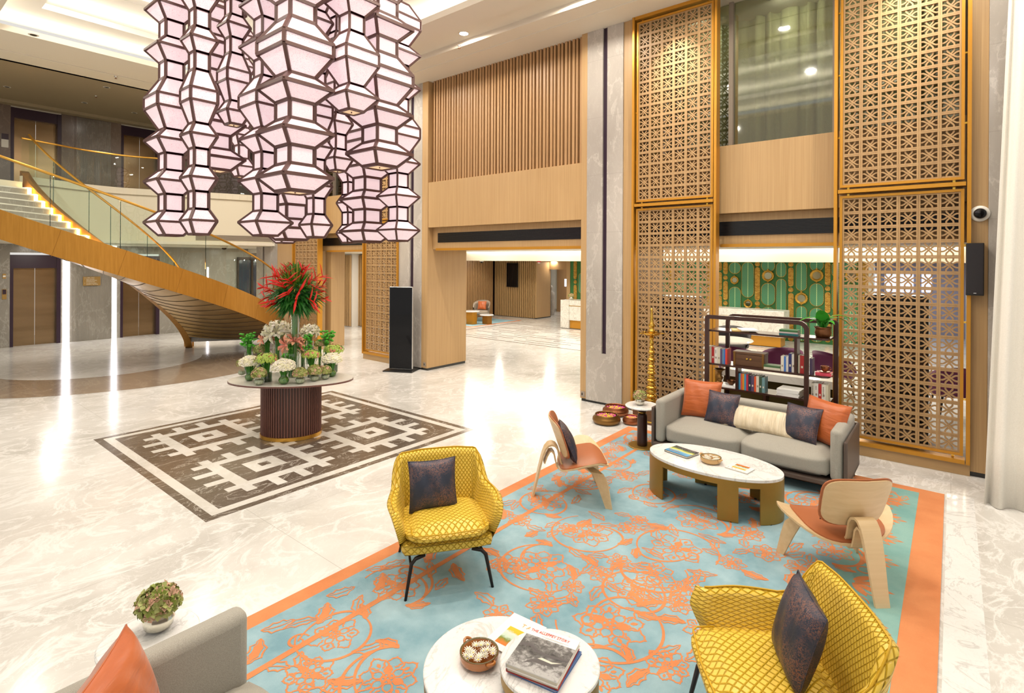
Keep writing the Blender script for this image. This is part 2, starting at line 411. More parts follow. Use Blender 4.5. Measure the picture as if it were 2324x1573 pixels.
# ================================================================ SETTING
FRONT, BACK = 7.85, 9.05
struct(MB().box(-22, 5, -5, 24, -.1, 0).build('floor', 'floor_marble'))
# brown stone ring set in the floor below the stair
SC = (-16.54, 4.21)
def arc_pts(c, r, a0, a1, n): return [(c[0]+r*cos(radians(a0+(a1-a0)*i/n)), c[1]+r*sin(radians(a0+(a1-a0)*i/n))) for i in range(n+1)]
m_ = MB(); n = 60
inn = [(-15.1+1.95*cos(a), 3.75+1.95*sin(a)) for a in [radians(-102+172*i/n) for i in range(n+1)]]
out = [(-15.5+4.1*cos(a), 4.25+4.0*sin(a)) for a in [radians(-85+150*i/n) for i in range(n+1)]]
m_.add([(x, y, .0015) for x, y in inn]+[(x, y, .0015) for x, y in out], [(i, n+1+i, n+2+i, i+1) for i in range(n)])
struct(m_.build('trim_1', 'brown_marble'))
m_ = MB().box(-.04, .17, -3, 7.14, 0, .0015); struct(m_.build('trim_2', 'white_marble'))
# stripes of the reception floor
m_ = MB().box(-15, .2, 12.25, 12.31, 0, .0015).box(-12.95, -.1, 15.95, 16.0, 0, .0015).box(-12.98, -12.92, 12.3, 16, 0, .0015)
rr = random.Random(3)
for k in range(11):
    y = 12.55+k*.31; x = -12.6+rr.random()*1.2
    while x < .1:
        l = .9+rr.random()*1.1; m_.box(x, min(x+l, .15), y, y+.045, 0, .0015); x += l+.35+rr.random()*.9
struct(m_.build('trim_3', 'dark_inlay'))
# ---- inlaid square with four hooked diamonds
X0, Y0, SZ = -8.68, 2.04, 3.5
m_ = MB(); z = .001
def sq(cx, cy, h, zz, m): m_.box(cx-h, cx+h, cy-h, cy+h, 0, zz, m)
cX, cY = X0+SZ/2, Y0+SZ/2
sq(cX, cY, SZ/2, .0012, 0); sq(cX, cY, SZ/2-.085, .0018, 1); sq(cX, cY, SZ/2-.185, .0024, 0)
g = .098
fz = .0025
for ix in (-1, 1):
    for iy in (-1, 1):
        ax_, ay_ = cX+ix*.775, cY+iy*.735
        sq(ax_, ay_, 4.9*g, .0033, 1); sq(ax_, ay_, 3.6*g, .0036, 0); sq(ax_, ay_, 1.85*g, .0042, 1); sq(ax_, ay_, .58*g, .0048, 0)
        for o_, L in ((-4.35, 1.3), (-1.5, 2.2), (1.5, 2.2), (4.35, 1.3)):
            for sx_, sy_ in ((1, 0), (-1, 0), (0, 1), (0, -1)):
                outer = (sx_ == ix) if sx_ else (sy_ == iy)
                l = L if outer else L*.75+.4
                w_ = .56*g; fz += .00001
                if sx_:
                    a, b = sorted((ax_+sx_*4.5*g, ax_+sx_*(4.9+l)*g)); m_.box(a, b, ay_+o_*g-w_, ay_+o_*g+w_, 0, fz, 1)
                else:
                    a, b = sorted((ay_+sy_*4.5*g, ay_+sy_*(4.9+l)*g)); m_.box(ax_+o_*g-w_, ax_+o_*g+w_, a, b, 0, fz, 1)
struct(m_.build('trim_4', ['dark_inlay', 'light_inlay']))

# ---- wall with the screens (wall_back)
CZ = 6.2
def wbox(name, x0, x1, z0, z1, mat, y0=FRONT, y1=BACK, bev=.004):
    return struct(MB().box(x0, x1, y0, y1, z0, z1).build(name, mat, bev=bev, seg=1))
tn = [10]
def trim(x0, x1, y0, y1, z0, z1, mat, bev=0):
    tn[0] += 1
    return struct(MB().box(x0, x1, y0, y1, z0, z1).build('trim_%d' % tn[0], mat, bev=bev, seg=1))
wbox('wall_back', -8.907, -8.725, .05, CZ, 'oak')
wbox('wall_back', -4.89, -4.778, .05, CZ, 'oak')
wbox('wall_back', -4.114, -3.937, .05, CZ, 'oak', FRONT+.02)
wbox('wall_back', .15, .296, .05, CZ+.6, 'oak', FRONT+.02)
wbox('wall_back', -15.155, -14.25, .05, CZ, 'oak', FRONT+.02)
for a, b in ((-8.9, -8.73), (-4.88, -4.78), (-4.11, -3.94), (.155, .29), (-15.15, -14.26)): trim(a, b, FRONT+.03, BACK-.02, 0, .05, 'dark_skirting')
def pilaster(x0, x1, s0, s1, sz0=.84):
    m_ = MB().box(x0, s0, FRONT, BACK, .04, CZ).box(s1, x1, FRONT, BACK, .04, CZ).box(s0, s1, FRONT, BACK, .04, sz0)
    struct(m_.build('wall_back', 'grey_marble'))
    struct(MB().box(s0, s1, FRONT+.035, BACK, sz0, CZ).build('trim_5', 'purple_black'))
    struct(MB().box(x0+.01, x1-.01, FRONT+.03, BACK, 0, .04).build('baseboard_back', 'dark_skirting'))
pilaster(-4.778, -4.114, -4.483, -4.401); pilaster(-9.677, -8.907, -9.299, -9.181); pilaster(-16.38, -15.155, -15.99, -15.90)
wbox('wall_back', .296, 2.5, 0, CZ+.6, 'grey_marble', FRONT+.01)
# slatted bay over the first opening
def slats(x0, x1, z0, z1, y, mat='slat_oak', pitch=.078, d=.11, name='trim_6', alt=True, sw=.035):
    m_ = MB(); x = x0; k = 0
    while x < x1-.03:
        w_ = (.048 if k % 2 else .034) if alt else sw
        m_.box(x, min(x+w_, x1), y, y+d, z0, z1); x += pitch; k += 1
    return struct(m_.build(name, mat))
slats(-8.64, -4.9, 4.03, CZ, 7.93)
wbox('wall_back', -8.725, -4.89, 4.03, CZ, 'gold_dark' if 0 else 'slat_oak', 8.04)
wbox('wall_back', -8.725, -4.89, 3.065, 4.03, 'oak', FRONT+.012)
wbox('wall_back', -8.725, -4.89, 2.6, 3.065, 'oak', 8.0)
GR = []
def grille(x0, x1, z0=2.745, z1=2.95, y=8.0, lab='long black louvred air grille above the first opening'):
    t = thing('air_grille', lab, 'vent', ((x0+x1)/2, y, (z0+z1)/2)); h = (z1-z0)/2; L = (x1-x0)/2
    m_ = MB().box(-L, L, -.004, 0, -h, h); m_.build('backing', 'black', t)
    m_ = MB(); k = 10
    for i in range(k):
        zz = -h+(i+.5)*2*h/k; m_.beam((-L, -.012, zz), (L, -.012, zz), .016, .004)
    m_.build('louvre', 'grille_black', t); return t
grille(-8.56, -4.895)
trim(-8.60, -4.89, 7.97, 8.03, 2.575, 2.625, 'gold_paint')
def bay(x0, xa, xb, x3, lab):
    """two lattice bays either side of an opening, solid beam and glazing above"""
    wbox('wall_back', x0, x3, 3.06, 4.04, 'oak', 8.02)
    wbox('wall_back', x0, x3, 2.6, 3.06, 'oak', 8.16)
    trim(xa-.03, xb+.03, 8.08, 8.14, 2.575, 2.62, 'gold_paint')
    grille(x0+.1, x3-.05, y=8.155, lab=lab)
bay(-3.937, -2.62, -1.163, .15, 'long black louvred air grille over the bookshelf opening and behind the lattice screens')
bay(-14.25, -12.92, -10.99, -9.677, 'black louvred air grille above the far narrow opening')
# reveal of the far opening and the short wall beside it
wbox('wall_back', -13.2, -12.92, .03, 2.6, 'oak', 8.2, 8.62)
# glazing over the bays
for i, (x0, x3) in enumerate(((-3.937, .15), (-14.25, -9.677))):
    g_ = MB().box(x0, x3, 8.30, 8.31, 4.04, 6.75); o = g_.build('window_%d' % (i+1), 'window_glass'); struct(o)
    xs = [x0+.02, -2.56, -1.22, x3-.02] if i == 0 else [x0+.02, -12.9, -11.0, x3-.02]
    m_ = MB()
    for x in xs: m_.box(x-.03, x+.03, 8.24, 8.34, 4.04, 6.75)
    m_.box(x0, x3, 8.24, 8.34, 4.04, 4.08); struct(m_.build('trim_7', 'taupe'))
    # the room behind the glass
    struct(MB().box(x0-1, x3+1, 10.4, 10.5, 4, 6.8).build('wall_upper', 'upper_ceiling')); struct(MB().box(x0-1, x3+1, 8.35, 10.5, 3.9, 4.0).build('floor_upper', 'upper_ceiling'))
def curtain(name, lab, x0, x1, y, z0, z1, mat, folds, amp, lean=0, group=None, sway=0):
    def fn(u, v):
        a = u*folds*2*pi; x = x0+(x1-x0)*u+lean*v*(1-u*.3)
        return (x+.25*amp*sin(2*a)*(.4+v*.6), y+amp*sin(a+sin(a*.37)*1.3)*(1-.25*v)+sway*v, z0+(z1-z0)*v)
    o = MB().grid(fn, int(folds*14), 12).build(name, mat, smooth=True)
    s_ = o.modifiers.new('thick', 'SOLIDIFY'); s_.thickness = .004
    return tag(o, lab, 'curtain', group)
curtain('curtain', 'olive curtain hanging behind the high window between the two lattice screens', -3.6, .1, 9.0, 4.02, 6.7, 'curtain_green', 15, .075)
for X in (-3.2, -1.9, -.6): area('curtain_fill_lamp', (X, 8.42, 6.14), .16, 22, rot=(radians(28), 0, 0))  # unseen lamps, added and tilted to bring out the olive curtain folds
# ---- ceilings
def slab_ring(name, mat, ox0, ox1, oy0, oy1, hx0, hx1, hy0, hy1, z0, z1):
    m_ = MB().box(ox0, ox1, oy0, hy0, z0, z1).box(ox0, ox1, hy1, oy1, z0, z1).box(ox0, hx0, hy0, hy1, z0, z1).box(hx1, ox1, hy0, hy1, z0, z1)
    return struct(m_.build(name, mat))
HX0, HX1, HY0, HY1 = -12.4, -.9, 1.5, 5.92
# lower ring with a slot for downlights near the screens
m_ = MB().box(-14.3, 4, -4, HY0, 6.2, 6.3).box(-14.3, 4, HY1, 6.42, 6.2, 6.3).box(-14.3, 4, 6.42, 6.95, 6.3, 6.4).box(-14.3, 4, 6.95, 9.2, 6.2, 6.3)
m_.box(-14.3, HX0, HY0, HY1, 6.2, 6.3).box(HX1, 4, HY0, HY1, 6.2, 6.3); struct(m_.build('ceiling', 'ceiling_white'))
trim(-14, 3, 7.30, 7.34, 6.185, 6.2, 'ceiling_white'); trim(-13.6, -13.56, -3, 7.3, 6.185, 6.2, 'ceiling_white')
slab_ring('ceiling', 'tray_white', -13.0, 0, .9, 6.5, -11.85, -1.5, 2.05, 5.35, 6.55, 6.65)
slab_ring('ceiling', 'tray_white', -12.6, 0, 1.2, 6.2, -11.3, -2.0, 2.6, 4.8, 6.9, 7.0)
struct(MB().box(-13, 0, 1, 6.5, 7.2, 7.3).build('ceiling', 'tray_white'))
for (z_, a, b, c_, d_) in ((6.2, HX0, HX1, HY0, HY1), (6.55, -11.85, -1.5, 2.05, 5.35), (6.9, -11.3, -2.0, 2.6, 4.8)):   # LED in each cove, lying on the ledge
    zz = z_+.11; m_ = MB(); e = .3
    m_.box(a-e, b+e, c_-e, c_-e+.05, zz, zz+.03).box(a-e, b+e, d_+e-.05, d_+e, zz, zz+.03).box(a-e, a-e+.05, c_-e, d_+e, zz, zz+.03).box(b+e-.05, b+e, c_-e, d_+e, zz, zz+.03)
    tag(m_.build('cove_light_strip', 'led'), 'hidden warm light strip running round the %s ledge of the recessed ceiling' % ('lowest' if z_ < 6.3 else 'middle' if z_ < 6.7 else 'highest'), 'light strip')
# raised blocks on the tray
m_ = MB(); rr = random.Random(5)
for i in range(16):
    for j in range(5):
        x = -11.2+i*.57; y = 2.7+j*.42; dz = rr.choice([0, .03, .06]); m_.box(x, x+.5, y, y+.17, 7.2-.02-dz, 7.2); m_.box(x+.1, x+.4, y+.2, y+.36, 7.2-.04, 7.2)
struct(m_.build('trim_8', 'tray_white'))
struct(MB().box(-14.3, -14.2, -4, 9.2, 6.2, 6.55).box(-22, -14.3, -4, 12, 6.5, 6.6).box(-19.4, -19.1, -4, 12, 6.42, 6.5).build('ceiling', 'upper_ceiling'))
# closing wall beyond the upper hall and the wall over the far end
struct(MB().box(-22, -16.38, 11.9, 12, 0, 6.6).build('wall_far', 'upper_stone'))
# ---- lift wall
LX = -19.4
def lift_wall(z0, z1, mat, dz0, dz1, nm):
    m_ = MB(); th = .10
    for a, b in ((-5, 2.74), (3.80, 5.2), (6.24, 12)): m_.box(LX-th, LX, a, b, z0, z1)
    for a, b in ((2.74, 3.80), (5.2, 6.24)): m_.box(LX-th, LX, a, b, dz1+.42, z1)
    struct(m_.build('wall_left', mat))
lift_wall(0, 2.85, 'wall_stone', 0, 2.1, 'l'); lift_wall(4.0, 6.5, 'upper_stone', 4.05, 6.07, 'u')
def lift(y0, y1, z0, top, lab, nm):
    t = thing('lift_entrance', lab, 'lift', (LX, (y0+y1)/2, z0)); h = (y1-y0)/2; H = top-z0; K_ = .36 if z0 < 1 else .27
    MB().box(-.24, .0, -h+.003, -h+.07, 0, H+K_).box(-.24, .0, h-.09, h-.003, 0, H+K_).build('jamb', 'purple_black', t)
    MB().box(-.24, -.02, -h+.07, h-.09, H, H+K_).build('header', 'purple_black', t)
    for s_ in (-1, 1):
        a, b = sorted((0.0, s_*(h-.08))); MB().box(-.17, -.15, a+.004, b-.004, 0, H).build('lift_door', 'lift_metal', t)
    return t
lift(2.74, 3.80, 0, 2.10, 'bronze lift doors on the ground floor, left of the wall sign', 0)
lift(5.2, 6.24, 0, 2.10, 'bronze lift doors on the ground floor, partly behind the golden staircase', 0)
lift(2.74, 3.80, 4.05, 6.12, 'bronze lift doors on the upper floor, behind the top of the stair', 0)
lift(5.2, 6.24, 4.05, 6.12, 'bronze lift doors on the upper floor, beside the lanterns', 0)
def lightcol(y0, y1, lab, z0=.0, z1=2.75, m='led_white'):
    return tag(MB().box(0, .012, -(y1-y0)/2, (y1-y0)/2, 0, z1-z0).build('light_column', m, loc=(LX+.004, (y0+y1)/2, z0)), lab, 'light')
lightcol(3.84, 3.99, 'tall glowing white light column right of the left ground floor lift')
lightcol(4.99, 5.10, 'tall glowing white light column between the wall sign and the staircase')
lightcol(7.64, 7.68, 'thin vertical light line on the stone wall behind the stair glass', .3, 2.1)
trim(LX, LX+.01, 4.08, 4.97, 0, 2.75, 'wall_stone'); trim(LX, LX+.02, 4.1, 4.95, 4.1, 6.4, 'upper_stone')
# shallow flutes on the panel between the lifts
m_ = MB()
for i in range(26): m_.box(LX+.008, LX+.02, 4.14+i*.033, 4.152+i*.033, 0, 2.75); m_.box(LX+.02, LX+.034, 4.14+i*.031, 4.152+i*.031, 4.1, 6.4)
struct(m_.build('trim_9', 'wall_stone'))
# sign
p = at(208, 638, x=LX+.03)
t = thing('wall_sign', 'small bronze directory sign between the lifts', 'sign', (LX+.035, p.y, p.z))
MB().box(0, .02, -.205, .205, -.13, .13).build('sign_plate', 'sign_bronze', t, bev=.004)
for i, (k, s_) in enumerate((('G', 'LOBBY, VISTA'), ('1', 'BALL ROOMS,'), ('', 'MEETING ROOMS,'), ('', 'BOARDROOM'), ('7', 'HOUSE OF MING,'), ('', 'INFINITY, TAJ CLUB'))):
    zz = .085-i*.036-(.006 if i > 0 else 0)-(.006 if i > 3 else 0)
    if k: text(k, .036, 'sign_text', t, (.022, -.175, zz), (pi/2, 0, pi/2))
    text(s_, .036, 'sign_text', t, (.022, -.13, zz), (pi/2, 0, pi/2), sx=.86)
for (u_, v_, w_, h_, lab, top) in ((9.5, 627, .07, .13, 'small square call button plate left of the ground floor lift, upper one', 0), (9.5, 668, .09, .27, 'call button plate with dark display left of the ground floor lift, lower one', 1)):
    p = at(u_, v_, x=LX); t = thing('lift_call_panel', lab, 'button panel', (LX, p.y, p.z))
    MB().box(0, .015, -w_/2, w_/2, -h_/2, h_/2).build('plate', 'sign_bronze', t, bev=.003)
    MB().box(.015, .019, -w_/2+.01, w_/2-.01, .0 if top else -.02, h_/2-.01 if top else .02).build('display', 'purple_black' if top else 'off_white', t)
p = at(11, 319, x=LX); t = thing('lift_call_panel', 'call button plate beside the left lift on the upper floor', 'button panel', (LX, p.y, p.z))
MB().box(0, .015, -.07, .07, -.18, .18).build('plate', 'off_white', t); MB().box(.015, .02, -.07, .07, .03, .18).build('display', 'purple_black', t)
# glass doors at the far end of the lift lobby
t = thing('glass_door', 'dark glass doors onto the night behind the stair, beside the stone pillar', 'door', (LX+.02, 9.1, 0))
MB().box(0, .03, -.46, 1.6, 0, 2.35).build('pane', 'night_glass', t)
MB().box(.03, .06, -.5, -.45, 0, 2.45).box(.03, .06, -.02, .05, 0, 2.4).box(.03, .06, -.5, 1.6, 2.35, 2.45).build('frame', 'dark_bronze', t)
MB().box(.03, .05, .1, .5, .93, .95).box(.03, .05, .28, .3, 0, .95).build('handle', 'silver', t)
# ---- gallery slab with curved fascia
EDGE = [(-16.1, 2.45), (-16.35, 3.08), (-16.62, 3.75), (-16.66, 4.5), (-16.4, 5.24), (-15.95, 6.2), (-15.65, 7.0), (-15.4, 7.9)]
def catmull(P, k=6):
    o = []
    for i in range(len(P)-1):
        a = Vector(P[max(i-1, 0)]); b = Vector(P[i]); c = Vector(P[i+1]); d = Vector(P[min(i+2, len(P)-1)])
        for j in range(k):
            t_ = j/k; o.append(tuple(.5*((2*b)+(c-a)*t_+(2*a-5*b+4*c-d)*t_*t_+(3*b-a-3*c+d)*t_**3)))
    o.append(tuple(P[-1])); return o
EC = catmull(EDGE, 5)
poly = [(-22, -5), (-15.3, -5), (-15.14, .37), (-15.95, 2.45)]+EC+[(-15.4, 9.0), (-16.4, 12), (-22, 12)]
struct(MB().prism(poly, 2.75, 4.05).build('ceiling_gallery', 'fascia_cream'))
m_ = MB()
for a, b in zip(EC, EC[1:]): m_.beam((a[0]+.01, a[1], 4.12), (b[0]+.01, b[1], 4.12), .10, .16)
struct(m_.build('trim_8', 'fascia_cream'))
m_ = MB()
for a, b in zip(EC, EC[1:]): m_.beam((a[0]+.06, a[1], 2.80), (b[0]+.06, b[1], 2.80), .14, .08)
struct(m_.build('trim_9', 'ceiling_white'))
m_ = MB(); mg = MB()
for i, (a, b) in enumerate(zip(EC[24:], EC[25:])):
    for k in range(6): m_.beam((a[0]+.012, a[1], 2.90+k*.026), (b[0]+.012, b[1], 2.90+k*.026), .012, .016)
tag(m_.build('curved_air_grille', 'taupe'), 'curved grey louvred vent under the cream gallery edge', 'vent')
t = thing('gallery_balustrade', 'curved glass balustrade with golden rail along the upper gallery', 'balustrade', (0, 0, 0))
for k in range(0, 35, 7):
    m_ = MB(); seg_ = EC[k:k+8]
    m_.add([(x, y, 4.2) for x, y in seg_]+[(x, y, 5.02) for x, y in seg_], [(i, i+1, len(seg_)+i+1, len(seg_)+i) for i in range(len(seg_)-1)]).build('glass_panel', 'glass', t)
MB().tube([(x, y, 5.04) for x, y in EC], .022, 6).build('handrail', 'rail_gold', t)

# ================================================================ SPIRAL STAIR
RI, RO = 1.81, 4.08
def ztop(th): return 2.245-1.512*th+.009*th*th
t = thing('spiral_staircase', 'sweeping golden curved staircase with glass sides and stone steps', 'staircase', (0, 0, 0))
TH0, TH1 = radians(-72), radians(67.5)
def sp(R, th, z): return (SC[0]+R*cos(th), SC[1]+R*sin(th), z)
def stringer(R0, R1, name, mat, th0=TH0, th1=TH1, hb=.532):
    m_ = MB(); n = 90; vs = []
    for i in range(n+1):
        th = th0+(th1-th0)*i/n; zt = max(ztop(th), .02); zb = max(ztop(th)-hb, 0)
        vs += [sp(R0, th, zb), sp(R1, th, zb), sp(R1, th, zt), sp(R0, th, zt)]
    fs = [(i*4+k, i*4+(k+1) % 4, i*4+4+(k+1) % 4, i*4+4+k) for i in range(n) for k in range(4)]+[(0, 1, 2, 3), (n*4+3, n*4+2, n*4+1, n*4)]
    m_.add(vs, fs); o = m_.build(name, mat, t, auto=40, smooth=True); return o
stringer(RO-.07, RO, 'outer_stringer', 'gold_band'); stringer(RI-.16, RI, 'inner_stringer', 'gold_band', radians(-78), radians(74))
# joints of the gold cladding
m_ = MB()
for k in range(10):
    th = TH0+(TH1-TH0)*(k+.4)/10; z0 = max(ztop(th)-.532, .01); m_.beam(sp(RO+.001, th-.035, z0+.03), sp(RO+.001, th, ztop(th)), .004, .004, up=(1, 0, 0))
m_.build('cladding_joint', 'gold_dark', t)
# panelled soffit
m_ = MB(); n = 70; th1 = radians(52)
def sof(u, v):
    th = TH0+(th1-TH0)*u; z = max(ztop(th)-.53, .005)-.10*sin(pi*v); return sp(RI+(RO-.05-RI)*v, th, max(z, .004))
m_.grid(sof, n, 9); m_.build('soffit', 'gold_soffit', t, smooth=True)
m_ = MB()
for k in range(26):
    u = (k+.5)/26; q = [Vector(sof(u+.012*v_/8, v_/8))+Vector((0, 0, -.004)) for v_ in range(9)]; m_.tube(q, .006, 4)
m_.build('soffit_joint', 'dark_bronze', t)
NS = 25; thA = radians(64); thB = radians(-70)
leds = MB()
for k in range(NS):
    a = thA+(thB-thA)*k/NS; b = thA+(thB-thA)*(k+1)/NS; z1 = ztop(b)-.21-.13*(1-(k+1)/NS); z0 = max(z1-.19, 0)
    m_ = MB(); n = 3; poly = [sp(RI, a+(b-a)*i/n, 0)[:2] for i in range(n+1)]+[sp(RO-.07, b+(a-b)*i/n, 0)[:2] for i in range(n+1)]
    m_.prism(poly[::-1], z0, z1); m_.beam(sp(RI+.09, a-.004, z1-.012), sp(RO-.08, a-.004, z1-.012), .03, .026, 1); m_.build('step', ['wall_stone', 'cream_marble'], t)
    leds.beam(sp(RI+.05, a, z1+.012), sp(RI+.05, b, z1+.012), .07, .022)
    leds.beam(sp(RI+.05, a+.004, z1-.14), sp(RI+.05, a+.004, z1+.01), .07, .022, up=(1, 0, 0))
leds.build('step_light', 'led_warm', t)
for R, nm in ((RO-.035, 'outer'), (RI-.08, 'inner')):
    brk = [TH0, radians(-50), radians(-27), radians(-12 if nm == 'outer' else -14), radians(10), radians(27 if nm == 'outer' else 34), radians(54)]
    for a, b in zip(brk, brk[1:]):
        n = 12; vs = []
        for i in range(n+1):
            th = a+.004+(b-a-.008)*i/n; vs += [sp(R, th, ztop(th)-.02), sp(R, th, ztop(th)+.95)]
        MB().add(vs, [(i*2, i*2+2, i*2+3, i*2+1) for i in range(n)]).build('glass_panel', 'glass', t, smooth=True)
        MB().beam(sp(R, b, ztop(b)), sp(R, b, ztop(b)+.94), .012, .012, up=(1, 0, 0)).build('glass_edge', 'edge_glass', t)
    MB().tube([sp(R, TH0+(radians(54)-TH0)*i/60, ztop(TH0+(radians(54)-TH0)*i/60)+.96) for i in range(61)], .024, 6).build('handrail', 'rail_gold', t)
MB().box(-.09, .09, -.09, .09, 0, .3).build('newel_block', 'gold_band', t, loc=sp(RI-.08, radians(74), 0))

# ================================================================ LATTICE SCREENS
CW, CHh = .190, .1825
def cell_mesh(nc, nr, cw, ch):
    m_ = MB(); d = .022
    pts = [(.29, 1), (.29, .90), (.335, .80), (.555, .545), (.80, .335), (.90, .29), (1, .29)]
    base = [pts, [(1-a, 1-b) for a, b in pts], [(1-a, b) for a, b in pts], [(a, 1-b) for a, b in pts]]
    hw = .0085; fr = .019
    for i in range(nc):
        for j in range(nr):
            x0, z0 = i*cw+fr, j*ch+fr; w_, h_ = cw-2*fr, ch-2*fr
            for k, P in enumerate(base):
                Q = [Vector((x0+a*w_, 0, z0+b*h_)) for a, b in P]; n = len(Q); vs = []; y0 = -d/2 if k < 2 else -d/2+.003
                for q_i, q in enumerate(Q):
                    dd = (Q[min(q_i+1, n-1)]-Q[max(q_i-1, 0)]).normalized(); s_ = Vector((-dd.z, 0, dd.x))*hw
                    vs += [q-s_+Vector((0, y0, 0)), q+s_+Vector((0, y0, 0)), q+s_+Vector((0, d/2, 0)), q-s_+Vector((0, d/2, 0))]
                m_.add(vs, [(a*4+b, a*4+(b+1) % 4, a*4+4+(b+1) % 4, a*4+4+b) for a in range(n-1) for b in range(4)])
    for i in range(nc):
        for e in (0, 1):
            x = i*cw+(e*(cw-fr)); m_.box(x+.001*(1-e), x+fr-.001*e, -.02, .02, 0, nr*ch)
    for j in range(nr):
        for e in (0, 1):
            z = j*ch+e*(ch-fr); m_.box(0, nc*cw, -.018, .018, z+.0008*(1-e), z+fr-.0008*e)
    return m_
lat_lo = cell_mesh(6, 16, CW, CHh); lat_hi = cell_mesh(6, 15, CW, .1845)
def screen(x0, x1, lab, first=None):
    cx = (x0+x1)/2; wv = x1-x0
    if first is not None: return dup(first, (cx, FRONT, 0), 0, lab)
    t = thing('lattice_screen', lab, 'screen', (cx, FRONT, 0))
    h = wv/2; y0, y1 = -.04, .10
    MB().box(-h, h, .0, .14, 0, .13).build('plinth', 'oak_x', t)
    m_ = MB().box(-h, -h+.036, y0, y1, .13, 6.2).box(h-.036, h, y0, y1, .13, 6.2).box(-h+.045, h-.045, y0, y1, .13, .175).box(-h+.045, h-.045, y0, y1, 3.218, 3.262).box(-h+.045, h-.045, y0, y1, 6.15, 6.2)
    m_.build('outer_frame', 'gold_paint', t)
    for (z0, nr, mb, ch_) in ((.238, 16, lat_lo, .1825), (3.322, 15, lat_hi, .1845)):
        o = mb.build('lattice_panel', 'lattice_wood', t, loc=(-3*CW, .03, z0)); H = nr*ch_; Wd = 6*CW
        f_ = MB().box(-.03, 0, -.03, .03, -.03, H+.03).box(Wd, Wd+.03, -.03, .03, -.03, H+.03).box(0, Wd, -.03, .03, -.03, 0).box(0, Wd, -.03, .03, H, H+.03)
        f_.build('panel_frame', 'gold_paint', o)
        g_ = MB()
        for x in (.06, Wd-.06):
            g_.box(x-.012, x+.012, -.01, .01, -.06, -.03).box(x-.012, x+.012, -.01, .01, H+.03, H+.055)
        for z in (.6, H/2, H-.6): g_.box(-.07, -.03, -.01, .01, z-.01, z+.01).box(Wd+.03, Wd+.06, -.01, .01, z-.01, z+.01)
        g_.build('fixing_pin', 'brass', o)
    return t
sC = screen(-3.937, -2.62, 'tall geometric lattice screen in golden frame, left of the bookshelf')
screen(-1.163, .15, 'tall geometric lattice screen in golden frame, behind the sofa right end', sC)
screen(-14.25, -12.92, 'far lattice screen in golden frame, seen behind the red flowers', sC)
screen(-10.99, -9.677, 'far lattice screen in golden frame, beside the black display stand', sC)
# ================================================================ RECEPTION BEYOND THE WALL
GY = 17.9
struct(MB().box(-15.7, .4, 9.0, 10.4, 2.6, 2.7).build('ceiling_reception', 'ceiling_white'))
struct(MB().box(-19.4, .4, 10.4, 15.6, 2.95, 3.05).build('ceiling_reception', 'tray_white'))
struct(MB().box(-19.4, .4, 15.6, 22.2, 2.37, 3.0).build('ceiling_reception', 'fascia_cream'))
struct(MB().box(-19.4, -15.7, 9.0, 15.6, 2.6, 3.0).build('ceiling_reception', 'ceiling_white'))
struct(MB().box(-15.7, .4, 10.38, 10.46, 2.6, 3.0).build('ceiling_reception', 'fascia_cream'))
tag(MB().box(-15, .2, 15.50, 15.58, 2.80, 2.86).build('cove_light_strip', 'led'), 'bright light strip in the reception ceiling cove seen through the openings', 'light strip')
for X in (-13.5, -10.5, -7.5, -4.5, -1.5):
    area('reception_lamp', (X, 11.4, 2.93), .7, 56); area('reception_lamp', (X, 14.2, 2.93), .7, 60)
for X in (-14.5, -12.0, -9.5, -7.2, -5.0, -3.0, -.8): area('reception_wall_washer', (X, 17.0, 2.35), .12, 14, rot=(radians(-35), 0, 0))
for Y in (18.8, 20.6): area('corridor_lamp', (-1, Y, 2.35), .2, 20, (.8, .85, 1)); area('corridor_lamp', (-13.0, Y, 2.35), .3, 26)  # the passage pair is unseen, added to brighten the oak door
area('side_hall_lamp', (-15.5, 10.0, 2.55), .2, 40)
for X, Y in ((-17.8, 3.3), (-17.8, 6.0), (-17.6, 8.6)): area('lift_lobby_lamp', (X, Y, 2.72), .2, 34)
for Y in (1.5, 4.5, 7.5): area('upper_hall_lamp', (-17.6, Y, 6.46), .15, 8)
# walls
struct(MB().box(-15.8, -15.6, 12.9, 18.1, 0, 2.6).build('wall_reception', 'dark_bronze'))
m_ = MB(); y = 13.0
while y < 17.8: m_.box(-15.6, -15.53, y, y+.056, .02, 2.55); y += .10
struct(m_.build('trim_6', 'slat_oak'))
struct(MB().box(-15.6, -13.25, 17.95, 18.9, 0, 2.6).build('wall_reception', 'dark_bronze'))
slats(-15.5, -13.3, .02, 2.5, 17.86, 'oak', .10, .08, alt=False, sw=.056)
struct(MB().box(-13.30, -13.235, 17.85, 18.85, .04, 2.6).build('wall_reception', 'oak')); trim(-13.3, -13.24, 17.9, 18.84, 0, .04, 'dark_skirting')
struct(MB().box(-13.25, -11.56, 18.75, 18.85, 2.02, 2.6).build('wall_reception', 'oak'))
struct(MB().box(-15, -11.3, 21.2, 21.3, 0, 2.6).build('wall_reception', 'off_white'))
struct(MB().box(-11.78, -11.62, GY-.03, 19.0, 0, 2.6).build('wall_reception', 'oak'))
struct(MB().box(-11.62, -1.82, GY, GY+.1, 0, 2.6).build('wall_reception', 'green_wall'))
struct(MB().box(-1.82, -1.70, GY-.03, 18.2, 0, 2.6).build('wall_reception', 'off_white'))
struct(MB().box(.30, .45, 9.05, 22, 0, 3.0).build('wall_reception', 'off_white'))
struct(MB().box(-5, .4, 22, 22.1, 0, 2.6).build('wall_reception', 'lilac_wall'))
struct(MB().box(-22, -15.6, 13.0, 13.1, 0, 3.0).build('wall_reception', 'off_white'))
